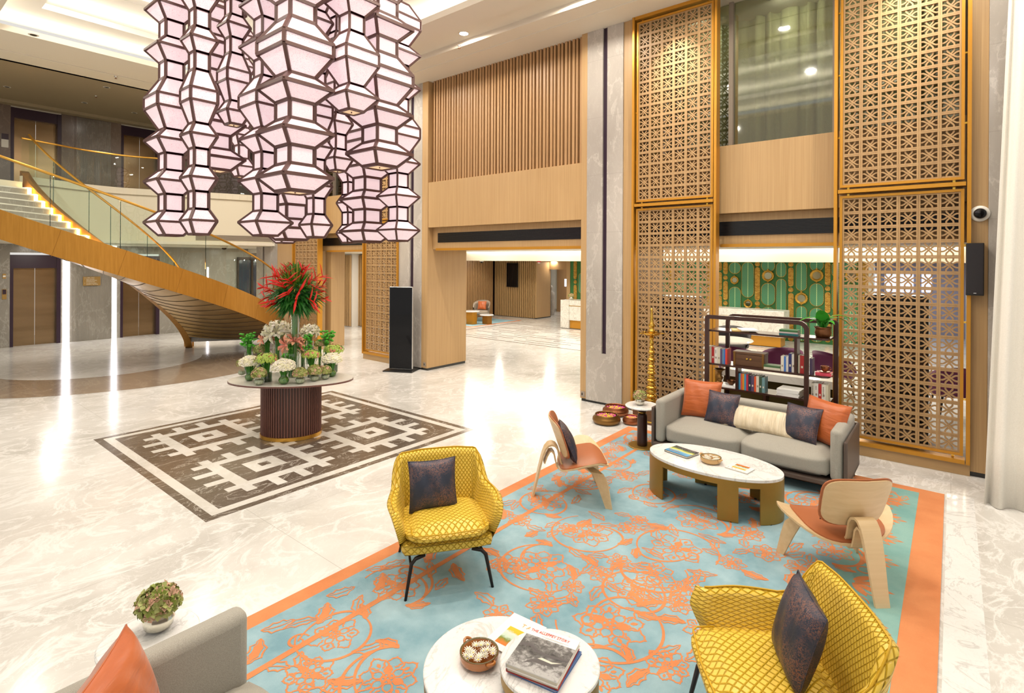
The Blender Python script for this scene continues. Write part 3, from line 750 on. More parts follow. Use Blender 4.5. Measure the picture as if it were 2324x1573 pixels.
# slat clad block seen through the far opening
struct(MB().box(-18.3, -16.55, 11.35, 12.8, 0, 2.62).build('wall_reception', 'off_white'))
slats(-16.55, -15.75, .02, 2.55, 11.6, 'oak', .10, .3, alt=False, sw=.056)
slats(-17.35, -16.55, .02, 2.55, 11.28, 'oak', .10, .06, alt=False, sw=.056)
# door in the passage
p0 = at(1268, 620, y=21.2); t = thing('door_leaf', 'light oak door with small square lit window at the end of the passage', 'door', (p0.x+.42, 21.19, 0))
MB().box(-.50, .52, -.03, 0, 0, 2.10).build('door_frame', 'oak', t); MB().box(-.42, .46, -.05, -.03, 0, 2.0).build('door_panel', 'slat_oak', t)
MB().box(-.05, .25, -.055, -.05, 1.2, 1.55).build('door_window', 'lit_glass', t)
struct(MB().box(-15, p0.x-.1, 21.15, 21.2, 0, .12).build('baseboard_passage', 'grey_marble'))
p = at(1249, 716, y=19.6); o = MB().lathe([(.16, 0), (.2, .25), (.22, .5), (.17, .6), (.2, .8), (.17, 1.0), (.06, 1.08), (.11, 1.16), (.11, 1.24), (.04, 1.32)], 16).build('draped_figure', 'grey_marble', loc=(p.x, 19.6, 0), smooth=True)
tag(o, 'grey draped standing figure at the edge of the passage', 'statue')
# lit windows at the end of the corridor behind the right screen
for (a, b, lab) in ((1975, 1990, 'narrow lit window panel at the far left of the corridor end'), (2008, 2073, 'wide bright lit window panel at the corridor end behind the right screen'), (2092, 2115, 'small bright panel right of the wide one at the corridor end')):
    A = at(a, 622, y=22); B = at(b, 664, y=22)
    t = thing('lit_panel', lab, 'lit panel', ((A.x+B.x)/2, 21.984, (A.z+B.z)/2)); w_ = (B.x-A.x)/2; h_ = (A.z-B.z)/2
    MB().box(-w_, w_, -.02, 0, -h_, h_).build('panel', 'lit_glass', t); MB().box(-w_-.03, w_+.03, 0, .015, -h_-.03, h_+.03).build('surround', 'lilac_wall', t)
# television
A = at(1152, 597, y=17.85); B = at(1176, 652, y=17.85)
t = thing('wall_screen', 'black upright display on the slatted wall of the reception', 'screen', ((A.x+B.x)/2, 17.83, (A.z+B.z)/2))
MB().box(-.30, .30, -.05, .02, -.51, .51).build('casing', 'black', t, bev=.006); MB().box(-.285, .285, -.054, -.05, -.49, .49).build('glass', 'screen_black', t)
# ---- green feature wall: pills, plaques and round mirrors
def pill(w_, h_, th, mat, rim=None):
    r = w_/2; P = []
    for i in range(13): P.append((r*cos(pi*i/12), max(h_/2-r, 0)+r*sin(pi*i/12)))
    for i in range(13): P.append((-r*cos(pi*i/12), -max(h_/2-r, 0)-r*sin(pi*i/12)))
    m_ = MB(); n = len(P)
    m_.add([(x, 0, z) for x, z in P]+[(x, -th, z) for x, z in P], [(i, (i+1) % n, n+(i+1) % n, n+i) for i in range(n)]+[tuple(n+i for i in range(n))])
    return m_, P
def C4(x, y): return at(1400+x/3.7455, 540+y/3.7455, y=GY)
gi = 0
def px_pill(cx, w_, y0, y1, kind, where):
    a = C4(cx-w_/2, y0); b = C4(cx+w_/2, y1); W_ = b.x-a.x; H_ = max(a.z-b.z, W_)
    if a.x < -11.62: return
    c = ((a.x+b.x)/2, GY-.001, (a.z+b.z)/2)
    if kind == 'g':
        m_, P = pill(W_, H_, .02, 'x'); o = m_.build('gilt_plaque', 'gilt_plaque', loc=c)
        tag(o, 'gold %s plaque, green wall, %s' % ('round' if H_ < W_*1.3 else 'long', where), 'wall plaque', 'gold plaques on the green wall')
    else:
        t = thing('leaf_panel', 'green leaf panel, green wall, %s' % where, 'wall panel', c, group='leaf panels on the green wall')
        m_, P = pill(W_, H_, .02, 'x'); m_.build('panel', 'leaf_panel', t)
        MB().tube([(x, -.02, z) for x, z in P]+[(P[0][0], -.02, P[0][1])], .009, 4).build('rim', 'gilt', t)
COLS = [(875, 38, 'g', [(205, 280), (290, 445), (450, 487), (490, 650), (655, 870)]), (925, 38, 'g', [(205, 310), (320, 357), (365, 530), (537, 573), (580, 760)]),
 (1005, 100, 'l', [(206, 305), (415, 640), (650, 880)]), (1115, 102, 'l', [(206, 508), (612, 880)]), (1196, 42, 'g', [(204, 243), (248, 533), (538, 577), (582, 621), (626, 880)]),
 (1287, 116, 'l', [(206, 265), (383, 577), (583, 880)]), (1398, 84, 'l', [(206, 334), (348, 640), (650, 880)]), (1480, 44, 'g', [(204, 246), (252, 414), (420, 462), (468, 880)]),
 (1570, 90, 'l', [(206, 450), (578, 880)]), (1700, 118, 'l', [(206, 256), (385, 584), (592, 890)]), (1793, 46, 'g', [(206, 404), (410, 453), (460, 640), (646, 890)]),
 (1868, 80, 'l', [(206, 330), (350, 620), (640, 890)]), (1985, 120, 'l', [(206, 265), (390, 590), (600, 905)]), (2110, 60, 'g', [(206, 460), (470, 530), (540, 900)])]
letters = ['outermost left', 'second', 'third', 'fourth', 'fifth', 'sixth', 'seventh', 'eighth', 'ninth', 'tenth', 'eleventh', 'twelfth', 'thirteenth', 'last']
ORD = ['top', 'second', 'third', 'fourth', 'lowest']
XL = C4(852, 300).x
def where_(ci, si, n): return '%s column framed by the bookshelf opening, %s piece' % (letters[ci], 'bottom' if si == n-1 and n > 1 else ORD[si])
for ci, (cx, w_, k, segs) in enumerate(COLS):
    for si, (a, b) in enumerate(segs): px_pill(cx, w_, a, b, k, where_(ci, si, len(segs)))
for ci, (cx, w_, k, segs) in enumerate(COLS[:13]):    # the pattern carries on to the left of the view
    for si, (a, b) in enumerate(segs):
        if C4(cx-1010+w_/2, 300).x < XL: px_pill(cx-1010, w_*.86, a, b, k, where_(ci, si, len(segs)).replace('framed by the bookshelf opening', 'left of that opening'))
px_pill(-352, 26, 195, 352, 'g', 'left edge of the wall in the first opening, upper'); px_pill(-352, 26, 358, 392, 'g', 'left edge of the wall in the first opening, middle'); px_pill(-352, 26, 398, 640, 'g', 'left edge of the wall in the first opening, lower'); px_pill(-300, 46, 300, 470, 'l', 'cut by the oak jamb of the first opening')
def mirror(cx, cy_, r, lab):
    c = C4(cx, cy_); R = r/3.7455/FPX*((c-EYE).dot(_f))
    if c.x < -11.3: return
    t = thing('round_mirror', lab, 'mirror', (c.x, GY-.02, c.z))
    m_ = MB(); n = 28; prof = [(R*.52, 0), (R*.56, .035), (R*.68, .03), (R*.72, .05), (R*.86, .045), (R*.9, .02), (R*.9, -.0)]
    m_.grid(lambda u, v: (lambda p: (p[0]*cos(2*pi*u)*(1+.035*cos(2*pi*u*14)*(p[0] > R*.8)), -p[1], p[0]*sin(2*pi*u)*(1+.035*cos(2*pi*u*14)*(p[0] > R*.8))))(prof[min(int(v*6+.5), 6)]), n*2, 7, cu=True)
    m_.build('mirror_frame', 'gilt', t, smooth=True)
    MB().box(-R*.12, R*.12, -.04, 0, R*.88, R*1.08).build('crest', 'gilt', t, bev=.008); MB().box(-R*.1, R*.1, -.04, 0, -R*1.02, -R*.86).build('drop', 'gilt', t, bev=.008)
    MB().add([(R*.54*cos(2*pi*i/24), -.012, R*.54*sin(2*pi*i/24)) for i in range(24)], [tuple(range(24))]).build('mirror_glass', 'mirror', t)
mirror(1003, 358, 38, 'small round gilt mirror high at the left of the green wall'); mirror(1118, 560, 40, 'small round gilt mirror low, above the marble desk')
mirror(1287, 322, 54, 'large round gilt mirror left of centre on the green wall'); mirror(1570, 514, 56, 'large round gilt mirror low at the right of the green wall')
mirror(1700, 320, 58, 'large round gilt mirror high at the right of the green wall'); mirror(2000, 322, 58, 'large round gilt mirror seen through the right lattice screen')
mirror(490, 310, 50, 'round gilt mirror seen through the left lattice screen'); mirror(-345, 210, 50, 'round gilt mirror at the edge of the first opening')
# ---- reception desks
def desk(cx, cy_, w_, lab, dup_of=None):
    t = thing('reception_desk', lab, 'desk', (cx, cy_, 0)); h = w_/2
    MB().box(-h, h, -.30, .35, .30, 1.02).build('marble_body', 'desk_marble', t, bev=.012)
    MB().box(-h+.02, h-.10, -.20, .30, .02, .30).build('gold_base', 'gold_paint', t)
    MB().box(-h+.04, h-.14, -.18, .28, 0, .02).build('foot', 'black', t)
    MB().box(-h+.35, h-.01, -.33, -.30, .34, .80).build('front_panel', 'desk_marble', t, bev=.006)
    MB().box(-h+.35, h-.01, -.325, -.30, .80, .815).build('gold_line', 'gilt', t); return t
d0 = at(1640, 705, z=1.02)
desk(-4.75, 16.45, 2.35, 'long white marble reception desk with golden base, in front of the green wall')
t = thing('reception_desk', 'white marble reception desk at the right edge of the first opening', 'desk', (-9.6, 16.3, 0))
MB().box(-1.2, -.85, -.30, .4, .01, 1.0).build('end_block', 'desk_marble', t, bev=.01); MB().box(-.85, 1.2, -.28, .4, .3, 1.0).build('marble_body', 'desk_marble', t, bev=.01)
MB().box(-.85, 1.2, -.22, .4, .02, .3).build('gold_base', 'gold_paint', t); MB().box(-.85, 1.2, -.29, -.28, .80, .82).build('gold_line', 'gilt', t); MB().box(-1.18, 1.15, -.2, .38, 0, .02).build('foot', 'black', t)
# ---- low stone wall behind the bookshelf
struct(MB().box(-2.62, -1.163, 8.20, 8.42, 0, .70).build('wall_low', 'antique_mirror'))
struct(MB().box(-2.62, -1.163, 8.12, 8.46, .70, .80).build('trim_8', 'cream_marble'))
# ---- lobby tub chairs
def tub_chair(name, lab, loc, rz, mat, w_=.62, inner='taupe', first=None):
    t = thing(name, lab, 'chair', loc, rz)
    def fn(u, v):
        a = pi*(-.15+1.3*u); top = .46+.36*max(sin(pi*min(max((u+.0), 0), 1)), 0)**.7; R = w_/2
        k = v*2
        if k <= 1: z = .36+(top-.36)*k; r = R*(.88+.12*k)
        else: z = top-(top-.42)*(k-1); r = R*(1.0-.12)-.02*(k-1)
        return (r*cos(a), r*sin(a)*.95, z)
    MB().grid(fn, 26, 11).build('backrest', mat, t, smooth=True)
    MB().lathe([(.02, .36), (w_/2-.06, .36), (w_/2-.05, .40), (w_/2-.06, .45), (w_/2-.1, .465), (0, .465)], 20).build('seat', inner, t, smooth=True)
    for sx_ in (-1, 1):
        for sy_ in (-1, 1): MB().tube([(sx_*.16, sy_*.16, .37), (sx_*.22, sy_*.22, 0)], [.018, .012], 6).build('leg', 'steel_leg', t)
    return t
tub_chair('tub_chair', 'black velvet tub chair by the round marble table in the reception', (-4.10, 13.2, 0), radians(10), 'black_velvet', .95, 'black_velvet')
tub_chair('tub_chair', 'plum velvet chair nearest the books, its low back behind the wooden chest', (-3.12, 10.6, 0), radians(175), 'plum_velvet', .80)
tub_chair('tub_chair', 'plum velvet chair seen between the bookshelf posts seen whole from behind', (-2.48, 11.05, 0), radians(205), 'plum_velvet', .72)
tub_chair('tub_chair', 'plum velvet chair at the right end of the bookshelf, beside the cup', (-1.62, 11.0, 0), radians(150), 'plum_velvet', .70)
tub_chair('tub_chair', 'plum velvet chair seen through the right edge of the right lattice screen', (-.02, 10.6, 0), radians(200), 'plum_velvet', .6)
t = thing('round_table', 'round pale marble table behind the bookshelf', 'table', (-3.70, 11.75, 0))
MB().lathe([(0, .70), (.50, .70), (.52, .72), (.50, .74), (0, .74)], 36).build('tabletop', 'cream_marble', t, smooth=True, auto=30); MB().lathe([(.22, 0), (.22, .02), (.04, .04), (.035, .7)], 20).build('pedestal', 'steel_leg', t)
# ribbed dark units behind both screens
def ribbed(x0, x1, y, h, lab):
    t = thing('ribbed_unit', lab, 'cabinet', ((x0+x1)/2, y, 0)); w_ = (x1-x0)/2
    MB().box(-w_, w_, 0, .35, 0, h).build('carcass', 'black', t)
    m_ = MB(); k = int(h*.62/.115)
    for i in range(k): m_.box(-w_+.005, w_-.005, -.045, 0, .1+i*.115, .1+i*.115+.088)
    m_.build('ribs', 'rib_brown', t, bev=.015)
    return t
ribbed(-.93, -.24, 8.72, 1.93, 'dark brown cabinet with horizontal ribs behind the right lattice screen')
ribbed(-3.88, -3.25, 8.75, 1.78, 'dark brown cabinet with horizontal ribs behind the left lattice screen')
# ---- small seating group at the far left of the reception
t = thing('lounge_chair', 'beige tub lounge chair with wooden legs against the slatted reception wall', 'chair', (-14.35, 15.75, 0), radians(28))
def fn(u, v):
    a = pi*(-.12+1.24*u); top = .55+.27*max(sin(pi*u), 0)**.6; k = v*2
    if k <= 1: z = .30+(top-.30)*k; r = .34*(.9+.1*k)
    else: z = top-(top-.40)*(k-1); r = .34-.05
    return (r*cos(a), r*sin(a), z)
MB().grid(fn, 26, 11).build('backrest', 'taupe', t, smooth=True)
MB().lathe([(.02, .28), (.29, .28), (.31, .34), (.30, .41), (.26, .43), (0, .43)], 20).build('seat', 'taupe', t, smooth=True)
for sx_ in (-1, 1):
    for sy_ in (-1, 1): MB().tube([(sx_*.17, sy_*.17, .29), (sx_*.27, sy_*.27, 0)], [.02, .012], 6).build('leg', 'pale_ply', t)
t = thing('side_table', 'round white topped table with golden base by the beige lounge chair', 'table', (-13.95, 14.75, 0))
MB().lathe([(0, .47), (.30, .47), (.31, .485), (.30, .50), (0, .50)], 28).build('tabletop', 'white_marble', t); MB().box(-.15, .17, -.12, .12, 0, .47).build('base', 'gold_paint', t)
t = thing('side_table', 'lower round white topped table nested beside the taller one in the reception', 'table', (-13.55, 15.15, 0))
MB().lathe([(0, .33), (.26, .33), (.27, .345), (.26, .36), (0, .36)], 28).build('tabletop', 'white_marble', t); MB().box(-.1, .16, -.12, .12, 0, .33).build('base', 'gold_dark', t)
t = thing('rug', 'small blue and orange rug in the far corner of the reception', 'rug', (-14.4, 15.5, 0))
MB().box(-1.1, 1.1, -1.45, 1.45, 0, .006).build('border', 'rug_orange', t); MB().box(-1.0, 1.0, -1.35, 1.35, .006, .008).build('field', 'rug_blue', t)
# ================================================================ RUG
RX0, RX1, RY0, RY1 = -3.58, -.06, .55, 7.05
t = thing('rug', 'large sky blue rug with orange flower scrolls and orange border under the seating', 'rug', ((RX0+RX1)/2, (RY0+RY1)/2, 0))
RC = Vector(((RX0+RX1)/2, (RY0+RY1)/2, 0)); hx, hy = (RX1-RX0)/2, (RY1-RY0)/2
MB().box(-hx, hx, -hy, hy, 0, .010).build('border', 'rug_orange', t)
MB().box(-hx+.13, hx-.20, -hy+.13, hy-.13, .010, .0115).build('field', 'rug_blue', t)
MB().box(hx-.62, hx-.20, -hy+.13, hy-.13, .0115, .0121).build('side_strip', 'rug_teal', t)
PZ = .0123; mo = MB()
lay = [0]
def zz_(): lay[0] += 1; return PZ+lay[0]*3.5e-7
def ribbon(P, w_, z=None, tip=True):
    z = zz_()
    P = [Vector((p[0], p[1])) for p in P]; n = len(P); vs = []
    for i, p in enumerate(P):
        d = (P[min(i+1, n-1)]-P[max(i-1, 0)])
        if d.length < 1e-6: d = Vector((1, 0))
        d.normalize(); q = Vector((-d.y, d.x)); ww = w_*(1 if not tip else (.55+.45*sin(pi*min(i/(n-1)*1.15, 1))))
        vs += [(p.x-q.x*ww/2, p.y-q.y*ww/2, z), (p.x+q.x*ww/2, p.y+q.y*ww/2, z)]
    mo.add(vs, [(i*2+1, i*2, i*2+2, i*2+3) for i in range(n-1)])
def blob(P, z=PZ): mo.add([(x, y, z) for x, y in P], [tuple(range(len(P)))])
rg = random.Random(11)
def petal(c, a, r0, r1, w_, fill=False, lob=0):
    L = []; Rr = []
    for i in range(9):
        s_ = i/8; r = r0+(r1-r0)*s_; hw = w_*sin(pi*min(s_*.93+.05, 1))**.8*(1+.22*sin(s_*pi*5)*lob)
        ca, sa = cos(a), sin(a); L.append((c[0]+r*ca-hw*sa, c[1]+r*sa+hw*ca)); Rr.append((c[0]+r*ca+hw*sa, c[1]+r*sa-hw*ca))
    tip = (c[0]+r1*1.06*cos(a), c[1]+r1*1.06*sin(a))
    if fill:
        z = zz_()
        for i in range(8): mo.add([(L[i][0], L[i][1], z), (Rr[i][0], Rr[i][1], z), (Rr[i+1][0], Rr[i+1][1], z), (L[i+1][0], L[i+1][1], z)], [(0, 1, 2, 3)])
    else: ribbon(L+[tip]+Rr[::-1], .013*(.6+r1*1.6), tip=False)
def flower(c, R, a0=0, kind=0):
    n = (8, 9, 7)[kind % 3]
    for k in range(n):
        a = a0+2*pi*k/n; petal(c, a, R*.55, R*(1+.12*(k % 2)), R*.27, lob=1)
        if k % 2 == kind % 2: petal(c, a, R*.62, R*.86, R*.07, True)
    for k in range(n-2): petal(c, a0+.3+2*pi*k/(n-2), R*.2, R*.62, R*.17, k % 4 == 0)
    for k in range(5): petal(c, a0+2*pi*k/5, R*.03, R*.24, R*.07, True)
    ribbon([(c[0]+R*.24*cos(x*.52), c[1]+R*.24*sin(x*.52)) for x in range(13)], .012, tip=False)
def leaf(c, a, L, w_, fill=False, cr=.35):
    A = []; B = []; M = []
    for i in range(10):
        s_ = i/9; aa = a+cr*s_; x = c[0]+L*s_*cos(aa); y = c[1]+L*s_*sin(aa); hw = w_*sin(pi*s_)*(1+.28*sin(s_*22))
        A.append((x-hw*sin(aa), y+hw*cos(aa))); B.append((x+hw*sin(aa), y-hw*cos(aa))); M.append((x, y))
    ribbon(A, .013); ribbon(B, .013)
    if fill:
        z = zz_()
        for i in range(9): mo.add([(A[i][0]*.6+M[i][0]*.4, A[i][1]*.6+M[i][1]*.4, z), (B[i][0]*.6+M[i][0]*.4, B[i][1]*.6+M[i][1]*.4, z), (B[i+1][0]*.6+M[i+1][0]*.4, B[i+1][1]*.6+M[i+1][1]*.4, z), (A[i+1][0]*.6+M[i+1][0]*.4, A[i+1][1]*.6+M[i+1][1]*.4, z)], [(0, 1, 2, 3)])
    else: ribbon(M, .010)
def spiral(c, r, a0, turns, w_=.018, k=.30):
    P = []; n = 34
    for i in range(n):
        s_ = i/(n-1); rr_ = r*(1-(1-k)*s_); a = a0+turns*2*pi*s_; P.append((c[0]+rr_*cos(a), c[1]+rr_*sin(a)))
    ribbon(P, w_); return P
def F(u, v): p = at(u, v, z=.012)-RC; return (p.x, p.y)
flowers_px = [(1334, 1210, .19), (1229, 1284, .20), (1534, 1245, .20), (1582, 1180, .18), (1385, 1417, .21), (1483, 1300, .15), (1445, 1341, .15), (1426, 1198, .10), (1659, 1277, .10), (1235, 1372, .11), (1515, 1510, .12), (1405, 1272, .09),
 (1366, 1303, .10), (900, 1330, .16), (760, 1440, .14), (1320, 1090, .15), (1240, 1140, .16), (1560, 1335, .10), (1540, 1370, .10), (1180, 1180, .10), (1300, 1330, .08), (880, 1540, .16), (700, 1530, .13), (1130, 1395, .1), (1480, 1120, .14), (1420, 1080, .13),
 (1600, 1430, .12), (1350, 1530, .15), (1700, 1210, .12), (1890, 1250, .14), (1450, 1180, .08), (1960, 1420, .12), (1820, 1290, .12), (1740, 1255, .12), (1150, 1280, .12), (1390, 1020, .12), (1290, 1200, .09), (1850, 1140, .16), (1980, 1120, .14), (1700, 1130, .14)]
pts_f = []
for i, (a, b, R) in enumerate(flowers_px):
    c = F(a, b)
    if c[0] > hx-.32 or c[0] < -hx+.2: continue
    flower(c, R, i*.7, i); pts_f.append((c, R))
# flowers for the half of the rug below the picture and far corners
for i in range(40):
    c = (rg.uniform(-hx+.3, hx-.75), rg.uniform(-hy+.3, hy-.3))
    if all((Vector(c)-Vector(q)).length > R+.24 for q, R in pts_f): R = rg.uniform(.09, .15); flower(c, R, i, i); pts_f.append((c, R))
for i, (c, R) in enumerate(pts_f):     # scrolling stems and leaves around the flowers
    if R > .13:
        a0 = i*1.9; spiral(c, R*1.55, a0, .62 if i % 2 else -.62, .020, 1.08)
        e_ = (c[0]+R*1.55*cos(a0), c[1]+R*1.55*sin(a0)); P = []
        for k in range(16):
            s_ = k/15; P.append((e_[0]+s_*.42*cos(a0+1.3+s_*1.6), e_[1]+s_*.42*sin(a0+1.3+s_*1.6)))
        ribbon(P, .022); spiral((P[-1][0], P[-1][1]), .07, a0, 1.1, .018, .3)
        for k in range(4):
            aa = a0+k*1.57; leaf((c[0]+R*1.5*cos(aa), c[1]+R*1.5*sin(aa)), aa+.9, .17+.05*(k % 2), .034, k == 0)
    else:
        a0 = i*2.3; leaf((c[0]+R*1.0*cos(a0), c[1]+R*1.0*sin(a0)), a0, .20, .042, i % 2 == 0); leaf((c[0]-R*1.0*cos(a0), c[1]-R*1.0*sin(a0)), a0+pi, .16, .036)
for i in range(70):
    c = (rg.uniform(-hx+.25, hx-.7), rg.uniform(-hy+.25, hy-.25))
    if all((Vector(c)-Vector(q)).length > R+.11 for q, R in pts_f): leaf(c, rg.uniform(0, 6.28), rg.uniform(.15, .26), rg.uniform(.03, .05), i % 2 == 0, rg.uniform(-.6, .6)); pts_f.append((c, .08))
# inner line at the left, motifs on the teal strip
ribbon([(-hx+.52, -hy+.2), (-hx+.52, hy-.2)], .045, tip=False)
ribbon([(-hx+.52, hy-.55), (hx-.66, hy-.55)], .03, tip=False)
for k in range(13):
    y = -hy+.45+k*.46
    for j in range(7): petal((hx-.52, y), -.9+j*.3, .03, .25-.02*abs(j-3), .028, j % 2 == 0)
    spiral((hx-.45, y+.22), .07, 0, 1.2, .016)
    leaf((-hx+.42, y), pi*.62, .22, .05, True); leaf((-hx+.2, y+.2), .9, .2, .045)
mo.build('flower_pattern', 'rug_orange', t)

# ================================================================ CUSHIONS
def pillow(name, lab, w_, h_, th, mat, loc, rot, group=None, pipe=True):
    t = thing(name, lab, 'cushion', loc, 0, group); t.rotation_euler = rot; n = 21
    def mk(sgn):
        def fn(u, v):
            a, b = u*2-1, v*2-1; x = a*w_/2*(1-.07*(1-b*b)); y = b*h_/2*(1-.07*(1-a*a))
            z = sgn*th/2*(max((1-a*a)*(1-b*b), 0))**.38
            z *= 1+.05*sin(a*9+b*4)*(1-a*a)
            return (x, y, z)
        return fn
    m_ = MB(); m_.grid(mk(1), n, n); m_.grid(lambda u, v: mk(-1)(1-u, v), n, n)
    o = m_.build('cushion_body', mat, t, smooth=True)
    P = []
    for k in range(4):
        for j in range(8):
            s_ = j/8*2-1; a, b = [(s_, -1), (1, s_), (-s_, 1), (-1, -s_)][k]; P.append((a*w_/2*(1-.07*(1-b*b)), b*h_/2*(1-.07*(1-a*a)), 0))
    MB().tube(P+[P[0]], .004, 4).build('seam', mat, t, smooth=True)
    return t
# ================================================================ SOFAS
def rbox(x0, x1, y0, y1, z0, z1, name, mat, par, r=.04, puff=0, sub=0):
    n = 9 if puff else 2
    if not puff: return MB().box(x0, x1, y0, y1, z0, z1).build(name, mat, par, bev=r, seg=4, smooth=True, auto=50)
    m_ = MB(); cx, cy_, cz = (x0+x1)/2, (y0+y1)/2, (z0+z1)/2; hx_, hy_, hz_ = (x1-x0)/2, (y1-y0)/2, (z1-z0)/2
    def face(f):
        def fn(u, v):
            a, b = u*2-1, v*2-1; p = f(a, b); q = []
            for k, h in enumerate((hx_, hy_, hz_)):
                o_ = [abs(p[j]) for j in range(3) if j != k]; s_ = (1-o_[0]**8)*(1-o_[1]**8)
                q.append(p[k]*(h-r*.55*(1-max(0, min(1, s_))))+(p[k]*puff*s_ if abs(p[k]) > .99 else 0))
            return (cx+q[0], cy_+q[1], cz+q[2])
        return fn
    for f in (lambda a, b: (a, b, 1), lambda a, b: (b, a, -1), lambda a, b: (1, a, b), lambda a, b: (-1, b, a), lambda a, b: (b, 1, a), lambda a, b: (a, -1, b)): m_.grid(face(f), 13, 13)
    o = m_.build(name, mat, par, smooth=True); w2 = o.modifiers.new('weld', 'WELD'); w2.merge_threshold = .0008
    return o
def sofa(lab, loc, rz):
    """front faces local -y; 2.04 wide, .88 deep"""
    t = thing('sofa', lab, 'sofa', loc, rz)
    H = 1.02
    MB().box(-H, H, -.44, .44, .13, .185).build('base_shell', 'taupe_shell', t, bev=.015)
    for s_ in (-1, 1):
        a, b = sorted((s_*H, s_*(H-.035))); MB().box(a, b, -.44, .44, .15, .60).build('side_shell', 'taupe_shell', t, bev=.012)
        a, b = sorted((s_*(H-.04), s_*(H-.155))); rbox(a, b, -.43, .42, .185, .70, 'armrest', 'sofa_grey', t, .045)
    MB().box(-H+.03, H-.03, .40, .44, .15, .60).build('back_shell', 'taupe_shell', t, bev=.012)
    rbox(-H+.14, H-.14, .27, .405, .185, .69, 'backrest', 'sofa_grey', t, .045)
    for a, b in ((-H+.155, -.002), (.002, H-.155)): rbox(a, b, -.44, .29, .19, .425, 'seat_cushion', 'sofa_grey', t, .06, puff=.018)
    for sx_ in (-1, 1):
        for sy_ in (-1, 1):
            MB().band([(sx_*.80, sy_*.30, .12), (sx_*.92, sy_*.39, .12), (sx_*.955, sy_*.41, .10), (sx_*.975, sy_*.42, 0)], .05, .014, (0, 1, 0)).build('leg', 'steel_leg', t)
    return t
plain('taupe_shell', (.10, .07, .055), .45)
sofa('light grey two seat sofa with dark shell, facing the oval coffee table', (-1.81, 6.60, 0), 0)
sofa('grey sofa cut by the bottom left corner of the picture', (-1.70, .78, 0), pi)
tilt = radians(72)
pillow('cushion', 'orange satin cushion at the left end of the far sofa', .46, .46, .17, 'orange_silk', (-2.42, 6.72, .655), (tilt, 0, radians(6)))
pillow('cushion', 'orange satin cushion at the right end of the far sofa', .46, .46, .17, 'orange_silk', (-1.06, 6.62, .655), (tilt, radians(4), radians(-22)))
pillow('cushion', 'dark blue speckled cushion beside the left orange one on the far sofa', .38, .38, .14, 'dark_fabric', (-2.13, 6.60, .615), (radians(68), 0, radians(-6)))
pillow('cushion', 'dark blue speckled cushion leaning near the right end of the far sofa', .38, .38, .14, 'dark_fabric', (-1.27, 6.55, .615), (radians(66), 0, radians(-16)))
pillow('cushion', 'long cream pleated bolster cushion in the middle of the far sofa', .78, .28, .14, 'cream_silk', (-1.72, 6.58, .555), (radians(60), 0, radians(-3)))
pillow('cushion', 'orange satin cushion on the near grey sofa, peak at its top', .46, .46, .20, 'orange_silk', (-2.36, .63, .655), (radians(74), 0, radians(143)))

